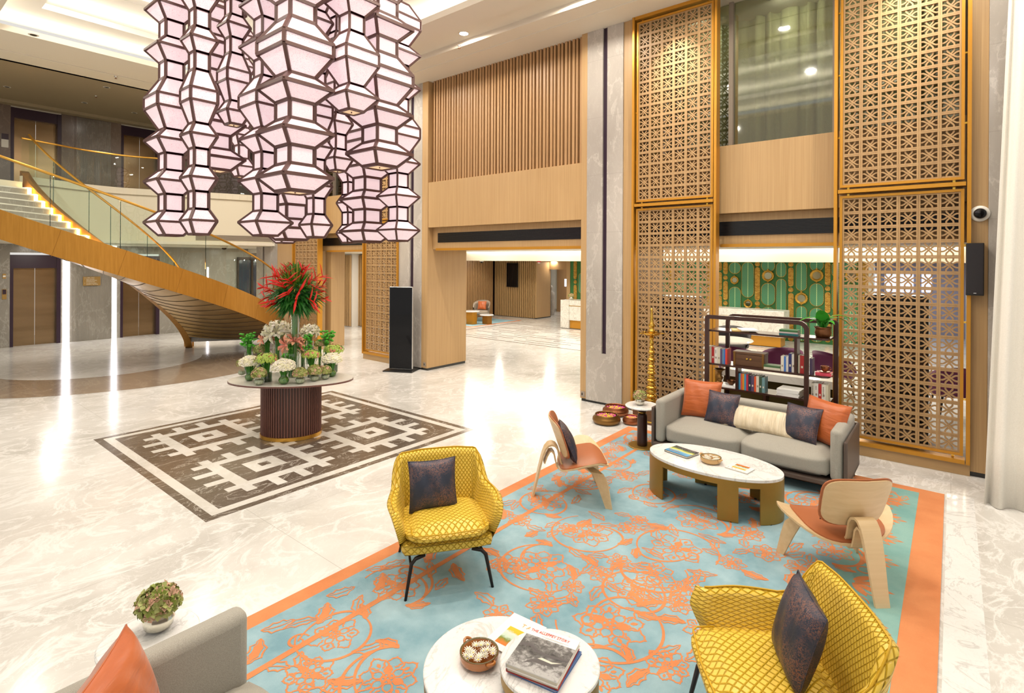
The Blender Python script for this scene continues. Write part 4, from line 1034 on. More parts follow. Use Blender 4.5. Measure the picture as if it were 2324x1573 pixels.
# ================================================================ QUILTED ARMCHAIRS
def sm(a, b, x):
    x = max(0, min(1, (x-a)/(b-a))); return x*x*(3-2*x)
def armchair(lab, loc, rz, first=None):
    if first is not None: return dup(first, loc, rz, lab)
    t = thing('armchair', lab, 'chair', loc, rz)
    def plan(s_):            # s_ in -1..1 around the back, front faces -y
        a = abs(s_); sg = 1 if s_ >= 0 else -1
        if a < .44: x = a/.44*.275; y = .315+.012*(1-(a/.44)**2); nx, ny = .12*(a/.44), 1
        elif a < .60:
            q = (a-.44)/.16*pi/2; x = .275+.075*sin(q); y = .315-.095*(1-cos(q)); nx, ny = sin(q)+.12*(1-sin(q)), cos(q)
        else: q = (a-.60)/.40; x = .35+.012*q; y = .22-.53*q; nx, ny = 1, -.05
        l = sqrt(nx*nx+ny*ny); return Vector((sg*x, y, 0)), Vector((sg*nx/l, ny/l, 0))
    def fn(u, v):
        s_ = u*2-1; a = abs(s_); P, Nn = plan(s_)
        top = .795-.012*sm(.2, .46, a)-.205*sm(.48, .66, a)-.01*sm(.7, 1, a)
        bot = .27+.0*a
        k = v*2
        flare_top = .055+.045*sin(pi*sm(.55, 1.1, a)); th = .065*sqrt(min(1, (1-a)/.05+.0004))
        def off(z):
            q = (z-bot)/(top-bot); return -.03+flare_top*(q**1.3)
        if k <= .94: q = k/.94; z = bot+(top-bot)*q; o = off(z)
        elif k <= 1.06: q = (k-.94)/.12; z = top+.014*sin(pi*q); o = off(top)-th*(q)
        else: q = (k-1.06)/.94; z = top-(top-.36)*q; o = off(z)-th
        yy = P.y+Nn.y*o
        if a > .72: q2 = min(max((z-bot)/(top-bot), 0), 1); yy += sm(.72, 1, a)*(.14*(1-q2)**1.6+.05*max(0, q2-.75)*4*q2)
        rear = .055*sm(0, .35, 1-a)*((z-.35)/.5) if z > .35 else 0
        return (P.x+Nn.x*o, yy+rear, z)
    m_ = MB(); m_.grid(fn, 61, 29, uvf=lambda u, v: ((u-.5)*1.95, v*1.12))
    n = 61; nv = 29    # close the two front ends
    o = m_.build('shell', 'quilt', t, smooth=True)
    # piping along the rim
    P = [Vector(fn(i/60, .5)) for i in range(61)]; fr = [Vector(fn(0, j/28)) for j in range(0, 15)]; fl = [Vector(fn(1, j/28)) for j in range(14, -1, -1)]
    MB().tube([p+Vector((0, 0, .003)) for p in P[1:-1]], .005, 5).build('piping', 'yellow_piping', t, smooth=True)
    def blk(x0, x1, y0, y1, z0, z1, name, puff, r):
        o = rbox(x0, x1, y0, y1, z0, z1, name, 'quilt', t, r, puff); me = o.data; uvl = me.uv_layers.new(name='UVMap')
        for l in me.loops:
            c = me.vertices[l.vertex_index].co; nn = me.vertices[l.vertex_index].normal
            uvl.data[l.index].uv = (c.x, c.y) if abs(nn.z) > .6 else (c.x+c.y*.2, c.z)
        return o
    blk(-.325, .325, -.27, .30, .27, .37, 'seat_base', .01, .03); blk(-.285, .285, -.315, .25, .365, .455, 'seat_cushion', .022, .05)
    P = [(.27*a, -.318+(.0 if abs(b) < .5 else 0), .0) for a, b in ()]
    m_ = MB().tube([(-.262, -.20, .450), (-.262, -.285, .443), (-.24, -.310, .438), (0, -.328, .44), (.24, -.310, .438), (.262, -.285, .443), (.262, -.20, .450)], .005, 5); m_.build('seat_piping', 'yellow_piping', t, smooth=True)
    for sx_ in (-1, 1):
        MB().tube([(sx_*.17, -.24, .272), (sx_*.235, -.262, .262), (sx_*.265, -.275, .235), (sx_*.31, -.315, .0)], [.014, .014, .014, .010], 8).build('leg', 'steel_leg', t, smooth=True)
        MB().tube([(sx_*.17, .24, .272), (sx_*.235, .262, .262), (sx_*.265, .28, .235), (sx_*.31, .34, .0)], [.014, .014, .014, .010], 8).build('leg', 'steel_leg', t, smooth=True)
        MB().tube([(sx_*.268, -.278, .215), (sx_*.262, 0, .19), (sx_*.268, .283, .215)], .009, 6).build('stretcher', 'steel_leg', t, smooth=True)
    return t
A1 = armchair('quilted yellow armchair with dark cushion in the centre, facing the viewer', (-2.99, 2.87, 0), radians(54.4))
armchair('quilted yellow armchair cut by the bottom edge, at the right', (-.65, 2.76, 0), radians(-56), A1)
def place(base, rz, lx, ly, lz): c, s_ = cos(rz), sin(rz); return (base[0]+lx*c-ly*s_, base[1]+lx*s_+ly*c, lz)
pillow('cushion', 'dark blue cushion standing on the centre yellow armchair', .37, .37, .14, 'dark_fabric', place((-2.99, 2.87), radians(54.4), -.075, .085, .63), (radians(76), 0, radians(54.4+4)))
pillow('cushion', 'dark blue cushion leaning in the yellow armchair at the bottom right', .38, .38, .15, 'dark_fabric', place((-.65, 2.76), radians(-56), .03, .10, .645), (radians(73), 0, radians(-56-6)))

# ================================================================ SHELL CHAIRS
def shell_chair(lab, loc, rz, first=None):
    if first is not None: return dup(first, loc, rz, lab)
    t = thing('shell_chair', lab, 'chair', loc, rz)
    def disc(fx, th, z0, n=32, k=9):
        def top(u, v): return fx(2*pi*u, v, 1)
        m_ = MB()
        m_.grid(lambda u, v: fx(2*pi*u, v, 1), n, k, cu=True); m_.grid(lambda u, v: fx(2*pi*u, 1-v, 0), n, k, cu=True)
        m_.grid(lambda u, v: tuple(Vector(fx(2*pi*u, 1, 1))*(1-v)+Vector(fx(2*pi*u, 1, 0))*v), n, 2, cu=True); return m_
    def seat(a, v, side, s_=1.0, lift=0, th=.016):
        c, q = cos(a), sin(a); ex = .78
        x = .43*s_*v*abs(c)**ex*(1 if c > 0 else -1); y = .245*s_*v*abs(q)**ex*(1 if q > 0 else -1)
        y -= .02; wide = 1-.20*max(0, (y+.02)/.245)*(abs(x)/.43); x *= wide
        z = .335+.115*(abs(x)/.43)**2.2-.045*(y/.25)+(-.03*max(0, -(y+.15)/.1))*(1) + lift
        return (x, y, z+(th if side else 0))
    disc(lambda a, v, s_: seat(a, v, s_), .016, 0).build('seat_ply', 'pale_ply', t, smooth=True, auto=40)
    def pad(a, v, side):
        c, q = cos(a), sin(a); x = .30*v*abs(c)**.6*(1 if c > 0 else -1); y = .232*v*abs(q)**.6*(1 if q > 0 else -1)-.02
        z = .335+.115*(abs(x)/.43)**2.2-.045*(y/.25)-.03*max(0, -(y+.15)/.1)+.016
        return (x, y, z+(.028*(1-v**6*.6) if side else 0))
    disc(pad, .03, 0).build('seat_pad', 'leather', t, smooth=True, auto=50)
    def back(a, v, side, W_=.245, Hh=.185, th=.014, off=0, ex=.45):
        c, q = cos(a), sin(a); x = W_*v*abs(c)**ex*(1 if c > 0 else -1); h = Hh*v*abs(q)**ex*(1 if q > 0 else -1)
        x *= 1+.06*h/Hh
        y = .245+h*.36-.06*(x/W_)**2+off+(0 if side else th); return (x, y, .62+h)
    disc(lambda a, v, s_: back(a, v, s_), .014, 0).build('back_ply', 'pale_ply', t, smooth=True, auto=40)
    disc(lambda a, v, s_: back(a, v, 1, .256, .196, 0, -.002-(.028*(1-v**6*.6) if s_ else 0)), .03, 0).build('back_pad', 'leather', t, smooth=True, auto=50)
    # rear leg: broad bent strip looping from under the seat, and its inner bracket
    MB().band([(0, .02, .325), (0, .12, .305), (0, .17, .315), (0, .20, .36), (0, .213, .42), (0, .226, .48), (0, .25, .515), (0, .285, .53), (0, .32, .52), (0, .35, .485), (0, .375, .42), (0, .41, .28), (0, .445, .12), (0, .475, 0)], [.14]*10+[.135, .125, .11, .10], .018, (1, 0, 0)).build('leg', 'pale_ply', t, smooth=True, auto=50)
    MB().band([(0, .05, .312), (0, .14, .285), (0, .20, .28), (0, .235, .31), (0, .25, .37), (0, .262, .43), (0, .285, .462), (0, .31, .455), (0, .335, .41), (0, .36, .34)], .10, .016, (1, 0, 0)).build('bracket', 'pale_ply', t, smooth=True, auto=50)
    for s_ in (-1, 1):
        MB().band([(s_*.06, -.06, .318), (s_*.17, -.10, .322), (s_*.235, -.135, .312), (s_*.262, -.16, .28), (s_*.285, -.19, .18), (s_*.32, -.235, 0)], [.11, .12, .125, .12, .10, .06], .018, (-s_*.45, .9, 0)).build('leg', 'pale_ply', t, smooth=True, auto=50)
    return t
c1 = (-2.90, 4.66); c2 = (-.68, 4.80)
S1 = shell_chair('pale plywood shell chair with tan leather pads, left of the oval coffee table', (*c1, 0), radians(130))
shell_chair('pale plywood shell chair seen from behind, right of the oval coffee table', (*c2, 0), radians(222), S1)
pillow('cushion', 'dark blue cushion on the plywood chair left of the coffee table', .36, .36, .13, 'dark_fabric', place(c1, radians(130), -.02, .13, .56), (radians(66), 0, radians(128)))
pillow('cushion', 'dark cushion barely visible over the back of the right plywood chair', .33, .36, .10, 'dark_fabric', place(c2, radians(222), .02, .135, .60), (radians(70), 0, radians(222)))

# ================================================================ TABLES
def ell(a, b, n=64, p=2.0): return [(a*abs(cos(2*pi*i/n))**(2/p)*(1 if cos(2*pi*i/n) >= 0 else -1), b*abs(sin(2*pi*i/n))**(2/p)*(1 if sin(2*pi*i/n) >= 0 else -1)) for i in range(n)]
t = thing('coffee_table', 'oval coffee table with white marble top and golden panel base', 'table', (-1.82, 5.37, .012))
m_ = MB().prism(ell(.635, .375), .375, .400); m_.build('marble_top', 'white_marble', t, bev=.004)
def wallseg(a0, a1, z0, z1, R=(.638, .378), th=.012, n=24):
    m_ = MB(); vs = []
    for i in range(n+1):
        a = radians(a0+(a1-a0)*i/n)
        for k in (0, 1):
            for z in (z0, z1): vs.append(((R[0]-th*k)*cos(a), (R[1]-th*k)*sin(a), z))
    for i in range(n):
        b = i*4; m_.add([], []); m_.v; 
    b0 = len(m_.v); m_.v += vs
    for i in range(n):
        q = b0+i*4
        for f in ((q, q+4, q+5, q+1), (q+2, q+3, q+7, q+6), (q+1, q+5, q+7, q+3), (q, q+2, q+6, q+4)): m_.f.append(list(f)); m_.m.append(0)
    for q in (b0, b0+n*4): m_.f.append([q, q+1, q+3, q+2]); m_.m.append(0)
    return m_
wallseg(0, 360, .325, .376, n=64).build('apron', 'table_gold', t, smooth=True, auto=40)
for a0, a1 in ((150, 232), (285, 302), (322, 398), (52, 66), (95, 118)):
    wallseg(a0, a1, .004, .33).build('leg_panel', 'table_gold', t, smooth=True, auto=40)
for a in (222, 296, 335, 108, 60, 200): MB().lathe([(.012, -.004), (.014, .006), (.01, .012)], 10, (.625*cos(radians(a)), .366*sin(radians(a)), 0)).build('glide', 'black', t)
def side_table(lab, loc):
    t = thing('side_table', lab, 'table', loc)
    MB().lathe([(0, .500), (.205, .500), (.212, .506), (.212, .516), (.205, .522), (0, .522)], 48).build('marble_top', 'white_marble', t, smooth=True, auto=30)
    MB().lathe([(.055, .44), (.055, .49), (.14, .500)], 32).build('collar', 'walnut', t, smooth=True)
    MB().lathe([(.052, .428), (.056, .434), (.052, .44)], 32).build('ring', 'brass', t, smooth=True)
    MB().lathe([(.062, .012), (.064, .03), (.062, .36), (.058, .395), (.045, .425)], 32).build('column', 'walnut', t, smooth=True)
    MB().lathe([(.175, .0), (.175, .008), (.17, .012), (0, .012)], 48).build('base', 'table_gold', t, smooth=True, auto=30); return t
side_table('round marble side table with dark column, left of the far sofa', (-3.06, 6.40, .012))
side_table('round marble side table beside the near grey sofa', (-3.00, .93, .012))
def round_coffee(lab, c, R, z, arcs, rbase):
    t = thing('coffee_table', lab, 'table', (*c, .012)); z -= .012
    MB().lathe([(0, z-.022), (R-.006, z-.022), (R, z-.018), (R, z-.004), (R-.005, z), (0, z)], 64).build('marble_top', 'white_marble', t, smooth=True, auto=30)
    wallseg(0, 360, z-.07, z-.022, (R-.004, R-.004), n=60).build('apron', 'table_gold', t, smooth=True, auto=40)
    for a, b in arcs: wallseg(a, b, .003, z-.065, (rbase, rbase)).build('leg_panel', 'table_gold', t, smooth=True, auto=40)
    return t
round_coffee('larger low round marble coffee table at the bottom edge', (-1.70, 2.0), .36, .40, ((150, 215), (80, 110), (255, 300)), .355)
round_coffee('smaller higher round marble coffee table overlapping the larger one', (-1.44, 2.06), .23, .50, ((-60, 52),), .225)

# ---- things on the tables
def slab_book(name, lab, loc, rz, w_, h_, th, cover, pic=None, txt=None, pages='paper', group=None):
    """lying book: w_ along local x, h_ along local y, spine at -x"""
    t = thing(name, lab, 'book', loc, rz, group)
    cv = colour(cover) if isinstance(cover, tuple) else cover
    MB().box(-w_/2, w_/2, -h_/2, h_/2, 0, .003).box(-w_/2, w_/2, -h_/2, h_/2, th-.003, th).box(-w_/2, -w_/2+.003, -h_/2, h_/2, .003, th-.003).build('cover', cv, t)
    MB().box(-w_/2+.004, w_/2-.004, -h_/2+.004, h_/2-.004, .003, th-.003).build('pages', pages, t)
    if pic:
        m, x0, x1, y0, y1 = pic; MB().add([(x0*w_, y0*h_, th+.0006), (x1*w_, y0*h_, th+.0006), (x1*w_, y1*h_, th+.0006), (x0*w_, y1*h_, th+.0006)], [(0, 1, 2, 3)], 0, [(0, 0), (1, 0), (1, 1), (0, 1)]).build('cover_picture', m, t)
    for (s_, sz, m, x, y, k) in (txt or []): text(s_, sz, m, t, (x*w_, y*h_, th+.001), (0, 0, 0), sx=k)
    return t
slab_book('book', 'blue and green book under the grey picture book, on the smaller round table', (-1.45, 2.04, .50), radians(9), .245, .275, .012, (.10, .20, .45))
slab_book('book', 'red edged book second in the stack on the smaller round table', (-1.457, 2.037, .512), radians(13), .25, .28, .018, (.40, .03, .02))
slab_book('book', 'large book with grey riverside boat photograph and red title, topmost of its stack', (-1.455, 2.035, .530), radians(12), .25, .285, .022, 'white_cover', ('photo_grey', -.5, .5, -.5, .27),
          [('THE ALLEPPEY STORY', .0235, 'text_red', -.46, .365, .86)])
bk_ = bpy.data.objects['book.002']; MB().box(-.06, .06, .1225, .1235, .0222, .0226).box(-.05, .085, .0895, .0902, .0222, .0226).box(-.03, .06, .0845, .0852, .0222, .0226).build('small_print', 'taupe', bk_)
hull = [(-.035, -.070), (-.01, -.05), (.06, -.055), (.105, -.03), (.09, -.062), (.03, -.078), (-.02, -.080), (-.06, -.105)]; MB().add([(x, y, .0230) for x, y in hull], [tuple(range(8))[::-1]]).build('cover_picture', 'text_dark', bk_)
MB().add([(x, y, .0232) for x, y in ((-.01, -.052), (.06, -.056), (.104, -.032), (.06, -.045), (.01, -.040))], [(0, 1, 2, 3, 4)]).build('cover_picture', 'paper', bk_)
MB().add([(x, y, .0231) for x, y in ((-.12, .01), (-.07, .03), (-.03, -.005), (.04, -.01), (.12, .0), (.12, -.012), (.04, -.025), (-.04, -.02), (-.07, .005), (-.12, -.008))], [tuple(range(10))[::-1]]).build('cover_picture', 'text_dark', bk_)
slab_book('magazine', 'white magazine with yellow and green picture, half under the small round table', (-1.755, 2.20, .401), radians(4), .21, .28, .012, 'white_cover', ('picture_hills', -.28, .36, -.36, .14), [('T A J', .036, 'text_gold', -.05, .24, 1)])
slab_book('book', 'blue and black landscape book on the oval coffee table', (-2.13, 5.36, .413), radians(-14), .27, .20, .022, (.02, .03, .04), ('picture_coast', -.5, .5, -.5, .5), [('SRIDAIVIAD', .030, 'leather', -.44, -.33, .9)])
slab_book('magazine', 'white magazine with small orange landscape picture on the oval coffee table', (-1.545, 5.30, .413), radians(-9), .215, .165, .012, 'white_cover', ('picture_field', -.30, .30, -.20, .48), [('T    A    J', .022, 'text_red', -.42, -.40, 1)])
def handled_bowl(lab, loc, R, mat, rim, rz):
    t = thing('handled_bowl', lab, 'bowl', loc, rz); h = R*.55
    MB().lathe([(R*.55, 0), (R*.8, .003), (R*.98, h*.35), (R*1.0, h*.75), (R*.96, h*.9), (R*1.0, h), (R*.94, h*1.02), (R*.88, h*.9), (R*.86, h*.5), (R*.6, h*.22), (0, h*.2)], 40).build('bowl', mat, t, smooth=True)
    MB().lathe([(R*.97, h*.985), (R*.985, h*1.02), (R*.93, h*1.04), (R*.90, h*.98)], 40, cap=False).build('rim', rim, t, smooth=True)
    for s_ in (-1, 1):
        MB().tube([(s_*R*(.94+.26*sin(a)), R*.22*cos(a), h*.78+.01*sin(a)) for a in [pi*i/8 for i in range(9)]], R*.075, 8).build('handle', mat, t, smooth=True)
    rb = random.Random(int(R*1000)); fl = MB()
    for i in range(26):
        a = rb.uniform(0, 6.28); r = R*.74*sqrt(rb.random()); cz = h*.62+rb.uniform(0, .012); c = (r*cos(a), r*sin(a), cz); q = rb.uniform(0, 1)
        for k in range(16):
            b = 2*pi*k/16+q; tl = .25+.35*(k % 2); rr_ = R*.19; p2 = (c[0]+rr_*cos(b), c[1]+rr_*sin(b), c[2]+rr_*tl); sd = (-sin(b)*R*.022, cos(b)*R*.022)
            fl.add([(c[0]-sd[0], c[1]-sd[1], c[2]), (c[0]+sd[0], c[1]+sd[1], c[2]), (p2[0]+sd[0], p2[1]+sd[1], p2[2]), (p2[0]-sd[0], p2[1]-sd[1], p2[2])], [(0, 1, 2, 3)])
        fl.lathe([(R*.04, 0), (R*.03, R*.05), (0, R*.06)], 6, c, 1)
    o = fl.build('floating_flowers', ['petal_white', 'petal_yellow'], t); o['kind'] = 'stuff'; o['label'] = 'white daisy heads filling the bowl'
    return t
handled_bowl('glazed brown two handled bowl of white flowers on the near round table', (-1.785, 1.955, .40), .095, 'glaze', 'glaze_rim', radians(-12))
handled_bowl('tan two handled bowl of white flowers on the oval coffee table', (-1.815, 5.30, .413), .098, 'glaze_tan', 'glaze_rim', radians(-16))

# ================================================================ BOOKSHELF
BX0, BX1, BF, BB = -2.515, -1.095, 7.22, 7.56
t = thing('bookshelf', 'dark walnut open bookshelf with rounded frame behind the far sofa', 'shelf', (BX0, BF, 0))
def frame_path(x0, x1, z1, round_left, round_right, r=.09):
    P = [(x0, 0)]
    P += [(x0+r-r*cos(a), z1-r+r*sin(a)) for a in [pi/2*i/8 for i in range(9)]] if round_left else [(x0, z1-.02), (x0+.0035, z1-.008), (x0+.012, z1-.001), (x0+.025, z1)]
    P += [(x1-r+r*sin(a), z1-r+r*cos(a)) for a in [pi/2*i/8 for i in range(9)]] if round_right else [(x1-.025, z1), (x1-.012, z1-.001), (x1-.0035, z1-.008), (x1, z1-.02)]
    return P+[(x1, 0)]
def fr(x0, x1, y, z1, rl, rr_, name):
    P = frame_path(x0, x1, z1, rl, rr_); MB().band([(x-BX0, y-BF, z) for x, z in P], .035, .05, (0, 1, 0)).build(name, 'walnut', t)
fr(BX0-.01, -1.345, BF-.02, 1.635, False, True, 'front_frame'); fr(-2.37, BX1, BB, 1.635, True, False, 'back_frame')
SHZ = (1.462, 1.022, .722, .32)
for z in SHZ:
    P = [(0, 0), (1.33, 0), (1.385, .03), (1.40, .08), (1.40, .30), (0.02, .32), (0, .30)]; MB().prism(P, z-.022, z, 0, 0).build('shelf_board', 'walnut', t, bev=.004)
for (x, z0, z1) in ((-1.468, 1.022, 1.44), (-2.15, .722, 1.0), (-1.815, .32, .70)): MB().box(x-.016-BX0, x+.016-BX0, .0, .16, z0, z1).build('divider', 'walnut', t)
bk = random.Random(2)
def ux(u, y=7.25): return at(u, 800, y=y).x
def row(x0, z, spec, where):
    x = x0
    for i, (th, h, c, cname, extra) in enumerate(spec):
        lab = '%s, %s' % (cname, where[i] if isinstance(where, (list, tuple)) else where)
        t = thing('book', lab, 'book', (x+th/2, 7.25, z), 0, None); d = .14+.01*(i % 3)
        cv = colour(c)
        MB().box(-th/2+.0006, th/2-.0006, 0, .004, 0, h).box(-th/2+.0006, -th/2+.003, .004, d, 0, h).box(th/2-.003, th/2-.0006, .004, d, 0, h).build('cover', cv, t)
        MB().box(-th/2+.003, th/2-.003, .004, d-.004, .003, h-.004).build('pages', 'paper', t)
        if th > .03: MB().box(-th*.22, th*.22, -.0010, 0, h*.30, h*.42).build('spine_mark', 'paper' if sum(c) < 1.2 else 'taupe', t)
        if extra: text(extra, min(th*.62, .018), 'text_dark' if sum(c) > 1.2 else 'paper', t, (-th*.22, -.0008, h*.86), (pi/2, pi/2, 0), sx=1.0, name='spine_title')
        x += th
    return x
CR = (.72, .67, .56); RD = (.42, .02, .02); NV = (.02, .03, .14); PU = (.10, .07, .14); WH = (.75, .72, .66)
x_end = row(ux(1604), SHZ[1], [(.040, .215, CR, 'cream book', ''), (.024, .215, (.62, .58, .46), 'thin grey cream book', ''), (.036, .21, RD, 'red book', ''), (.042, .205, WH, 'white book titled INDIA', 'INDIA'), (.034, .20, (.66, .62, .50), 'ivory book', ''),
   (.026, .195, PU, 'dark purple book', ''), (.022, .195, (.12, .25, .40), 'blue grey book', ''), (.016, .19, (.03, .15, .50), 'bright blue and pink book', ''), (.026, .20, (.62, .05, .03), 'red and cream book', '')],
   ['first at the left end of the middle shelf', 'between the cream and red books, middle shelf left', 'left of the white INDIA book, middle shelf left', 'on the middle shelf, left group', 'right of the INDIA book, middle shelf left', 'middle shelf, left group', 'between purple and bright blue books, middle shelf', 'middle shelf, left of the wooden chest', 'touching the wooden chest on the middle shelf'])
xr = ux(1772)
row(xr, SHZ[1], [(.036, .185, CR, 'cream book', ''), (.022, .185, (.04, .16, .50), 'blue and red book', ''), (.028, .185, (.60, .58, .55), 'pale book', ''), (.036, .225, NV, 'navy blue book', ''), (.040, .22, WH, 'off white book', '')],
    ['first of the right group on the middle shelf', 'second of the right group, middle shelf', 'left of the navy book on the middle shelf', 'tallest of the right group, middle shelf', 'against the divider on the middle shelf'])
row(-1.448, SHZ[1], [(.022, .215, (.60, .56, .42), 'thin tan book', ''), (.046, .215, RD, 'red book with pale emblem', ''), (.022, .20, (.55, .50, .35), 'thin olive cream book', '')],
    ['right of the divider on the middle shelf', 'right of the divider, behind no post', 'just left of the front post, middle shelf'])
row(-1.358+.035, SHZ[1], [(.03, .19, PU, 'violet book', '')], ['right of the front post on the middle shelf'])
row(-2.132, SHZ[2], [(.022, .205, (.08, .36, .60), 'sky blue book', ''), (.022, .205, (.70, .12, .06), 'vermilion book', ''), (.022, .205, (.80, .30, .02), 'orange book', ''), (.024, .205, (.06, .32, .55), 'second sky blue book', ''), (.026, .205, (.52, .03, .06), 'crimson book', ''),
   (.034, .195, (.025, .03, .06), 'midnight blue book', ''), (.036, .195, PU, 'plum grey book', ''), (.024, .19, (.75, .10, .02), 'bright red orange book', ''), (.034, .20, CR, 'cream book', ''), (.034, .20, (.05, .09, .05), 'dark green book', ''), (.034, .19, (.16, .30, .32), 'teal book with pale figures', '')],
   ['first right of the lower divider', 'between sky blue and orange, lowest visible shelf', 'third on the lowest visible shelf', 'between orange and crimson, lowest visible shelf', 'lowest visible shelf', 'lowest visible shelf', 'lowest visible shelf', 'lowest visible shelf', 'between red orange and green, lowest visible shelf', 'lowest visible shelf', 'last in its row on the lowest visible shelf'])
row(-1.305, SHZ[2], [(.034, .20, CR, 'cream book', 'RUSKIN BOND'), (.042, .205, WH, 'white book titled INDIA', 'INDIA'), (.034, .205, RD, 'red book', ''), (.044, .20, (.74, .70, .6), 'cream book with red spine letters', 'RUSKIN BOND'), (.024, .195, (.6, .56, .42), 'thin tan book', '')],
    ['right of the front post, lowest visible shelf', 'at the right end of the lowest visible shelf', 'between two pale books at the right of the lowest visible shelf', 'right end of the lowest visible shelf', 'last at the right end of the lowest visible shelf'])
def flat(x, y, z, w_, h_, th, c, lab, rz=0, cat='book', name='book', pages='paper'): return slab_book(name, lab, (x, y, z), rz+pi/2, h_, w_, th, c, pages=pages)
flat(ux(1672), 7.38, SHZ[0], .20, .26, .014, (.70, .45, .12), 'tan magazine lying at the left of the top shelf', radians(20)); flat(ux(1690), 7.38, SHZ[0]+.014, .21, .27, .014, 'white_cover', 'white magazine lying on the tan one, top shelf', radians(28))
xs = ux(1789)
flat(xs, 7.33, SHZ[0], .215, .14, .026, (.02, .16, .17), 'teal book, lowest of the stack on the top shelf'); flat(xs-.004, 7.33, SHZ[0]+.026, .21, .14, .018, (.62, .50, .50), 'pale pink book, middle of the stack on the top shelf'); flat(xs-.003, 7.33, SHZ[0]+.044, .205, .14, .024, (.04, .16, .05), 'green book, topmost of the stack on the top shelf')
xs = ux(1752)
flat(xs, 7.32, SHZ[1], .19, .14, .028, (.66, .62, .5), 'cream book lying between the chest and the upright books'); flat(xs-.002, 7.32, SHZ[1]+.028, .188, .14, .026, (.06, .14, .05), 'dark green book lying on the cream one beside the chest')
xs = ux(1868)
flat(xs, 7.33, SHZ[1], .165, .14, .036, (.62, .06, .10), 'pink red book lying under the brown cup')
xs = ux(1643)
flat(xs, 7.34, SHZ[2], .30, .20, .014, 'white_cover', 'white book under the old vase and bowl, lower of two'); flat(xs+.01, 7.35, SHZ[2]+.014, .28, .19, .014, 'white_cover', 'white book under the old vase and bowl, upper of two')
xs = ux(1790)
for i, nm in enumerate(('lowest', 'second lowest', 'third from below', 'topmost')): flat(xs+.004*(i % 2), 7.36, SHZ[2]+i*.021, .255, .24, .020, 'white_cover', 'white book with grey edge, %s of the flat stack of four' % nm, radians(-6+2*(i % 2)))
# chest
cx_ = (ux(1659)+ux(1735))/2; t = thing('wooden_chest', 'old brass bound wooden chest on the middle shelf', 'box', (cx_, 7.30, SHZ[1])); hw = (ux(1735)-ux(1659))/2-.01
MB().box(-hw, hw, 0, .17, 0, .145).build('body', 'old_chest', t, bev=.004); MB().box(-hw-.004, hw+.004, -.004, .174, .147, .178).build('lid', 'old_chest', t, bev=.004)
m_ = MB()
for x in (-hw+.02, hw-.02): m_.box(x-.012, x+.012, -.007, -.002, 0, .178)
m_.build('corner_strap', 'old_brass', t)
for dx in (-.022, .022): MB().lathe([(.014, 0), (.010, .004), (0, .005)], 12).build('lock_plate', 'brass', t, loc=(dx, -.001, .09), rot=(pi/2, 0, 0))
_e = 1
def turned(name, lab, cat, loc, prof, mat, seg=28, part='body'):
    t = thing(name, lab, cat, loc); MB().lathe(prof, seg).build(part, mat, t, smooth=True, auto=60); return t
turned('bronze_vase', 'old bronze vase with wide rim at the left of the lowest visible shelf', 'vase', (ux(1628), 7.34, SHZ[2]+.028), [(.045, 0), (.05, .01), (.03, .03), (.045, .06), (.05, .08), (.03, .10), (.028, .14), (.045, .165), (.07, .18), (.072, .186), (.03, .165), (0, .10)], 'old_brass')
turned('small_bowl', 'small brown bowl on the white books beside the bronze vase', 'bowl', (ux(1656), 7.32, SHZ[2]+.028), [(.025, 0), (.028, .008), (.05, .03), (.056, .06), (.052, .062), (.045, .035), (0, .012)], 'pot_brown')
t = turned('tea_cup', 'brown glazed cup with saucer on the pink red book', 'cup', (ux(1870), 7.31, SHZ[1]+.036), [(.02, .008), (.022, .012), (.038, .03), (.045, .075), (.042, .075), (.034, .035), (0, .018)], 'copper', part='cup')
MB().lathe([(.03, 0), (.055, .006), (.06, .012), (.055, .012), (.03, .006), (0, .006)], 24).build('saucer', 'copper', t, smooth=True); MB().tube([(.040, 0, .06), (.062, 0, .064), (.068, 0, .048), (.052, 0, .03), (.034, 0, .028)], .005, 6).build('handle', 'copper', t, smooth=True)
# potted plant
pc = (ux(1868, 7.4), 7.38, SHZ[0]); t = thing('potted_plant', 'leafy green plant in a brown metal pot on the top shelf', 'plant', pc)
MB().lathe([(.05, 0), (.075, .005), (.088, .05), (.084, .09), (.078, .10), (.092, .115), (.095, .125), (.085, .125), (.075, .10), (0, .10)], 32).build('pot', 'pot_brown', t, smooth=True)
def bigleaf(L, w_, par, rz, lean, mat='leaf_bright', base=.10, name='leaf'):
    m_ = MB(); n = 9
    def fn(u, v):
        s_ = u; hw = w_*sin(pi*min(.08+s_*.92, 1))**.75*(v*2-1); r = L*s_; arch = lean*s_+.9*s_*s_*.5
        return (sin(arch)*r, hw, base+cos(arch)*r+.10*abs(v*2-1)*w_*1.2)
    m_.grid(fn, n, 5); m_.tube([(0, 0, base), (0, 0, base-.04)], .004, 5)
    return m_.build(name, mat, par, rz=rz, smooth=True)
plain('leaf_bright', (.05, .32, .03), .35)
for rz, lean, L, w_ in ((3.6, 1.0, .30, .045), (2.8, .5, .2, .045), (.1, .75, .33, .055), (.55, .95, .30, .05), (-1.6, .12, .27, .075), (1.6, .6, .24, .05), (-.8, .8, .22, .05), (-2.3, .7, .2, .05)): bigleaf(L, w_, t, rz, lean)

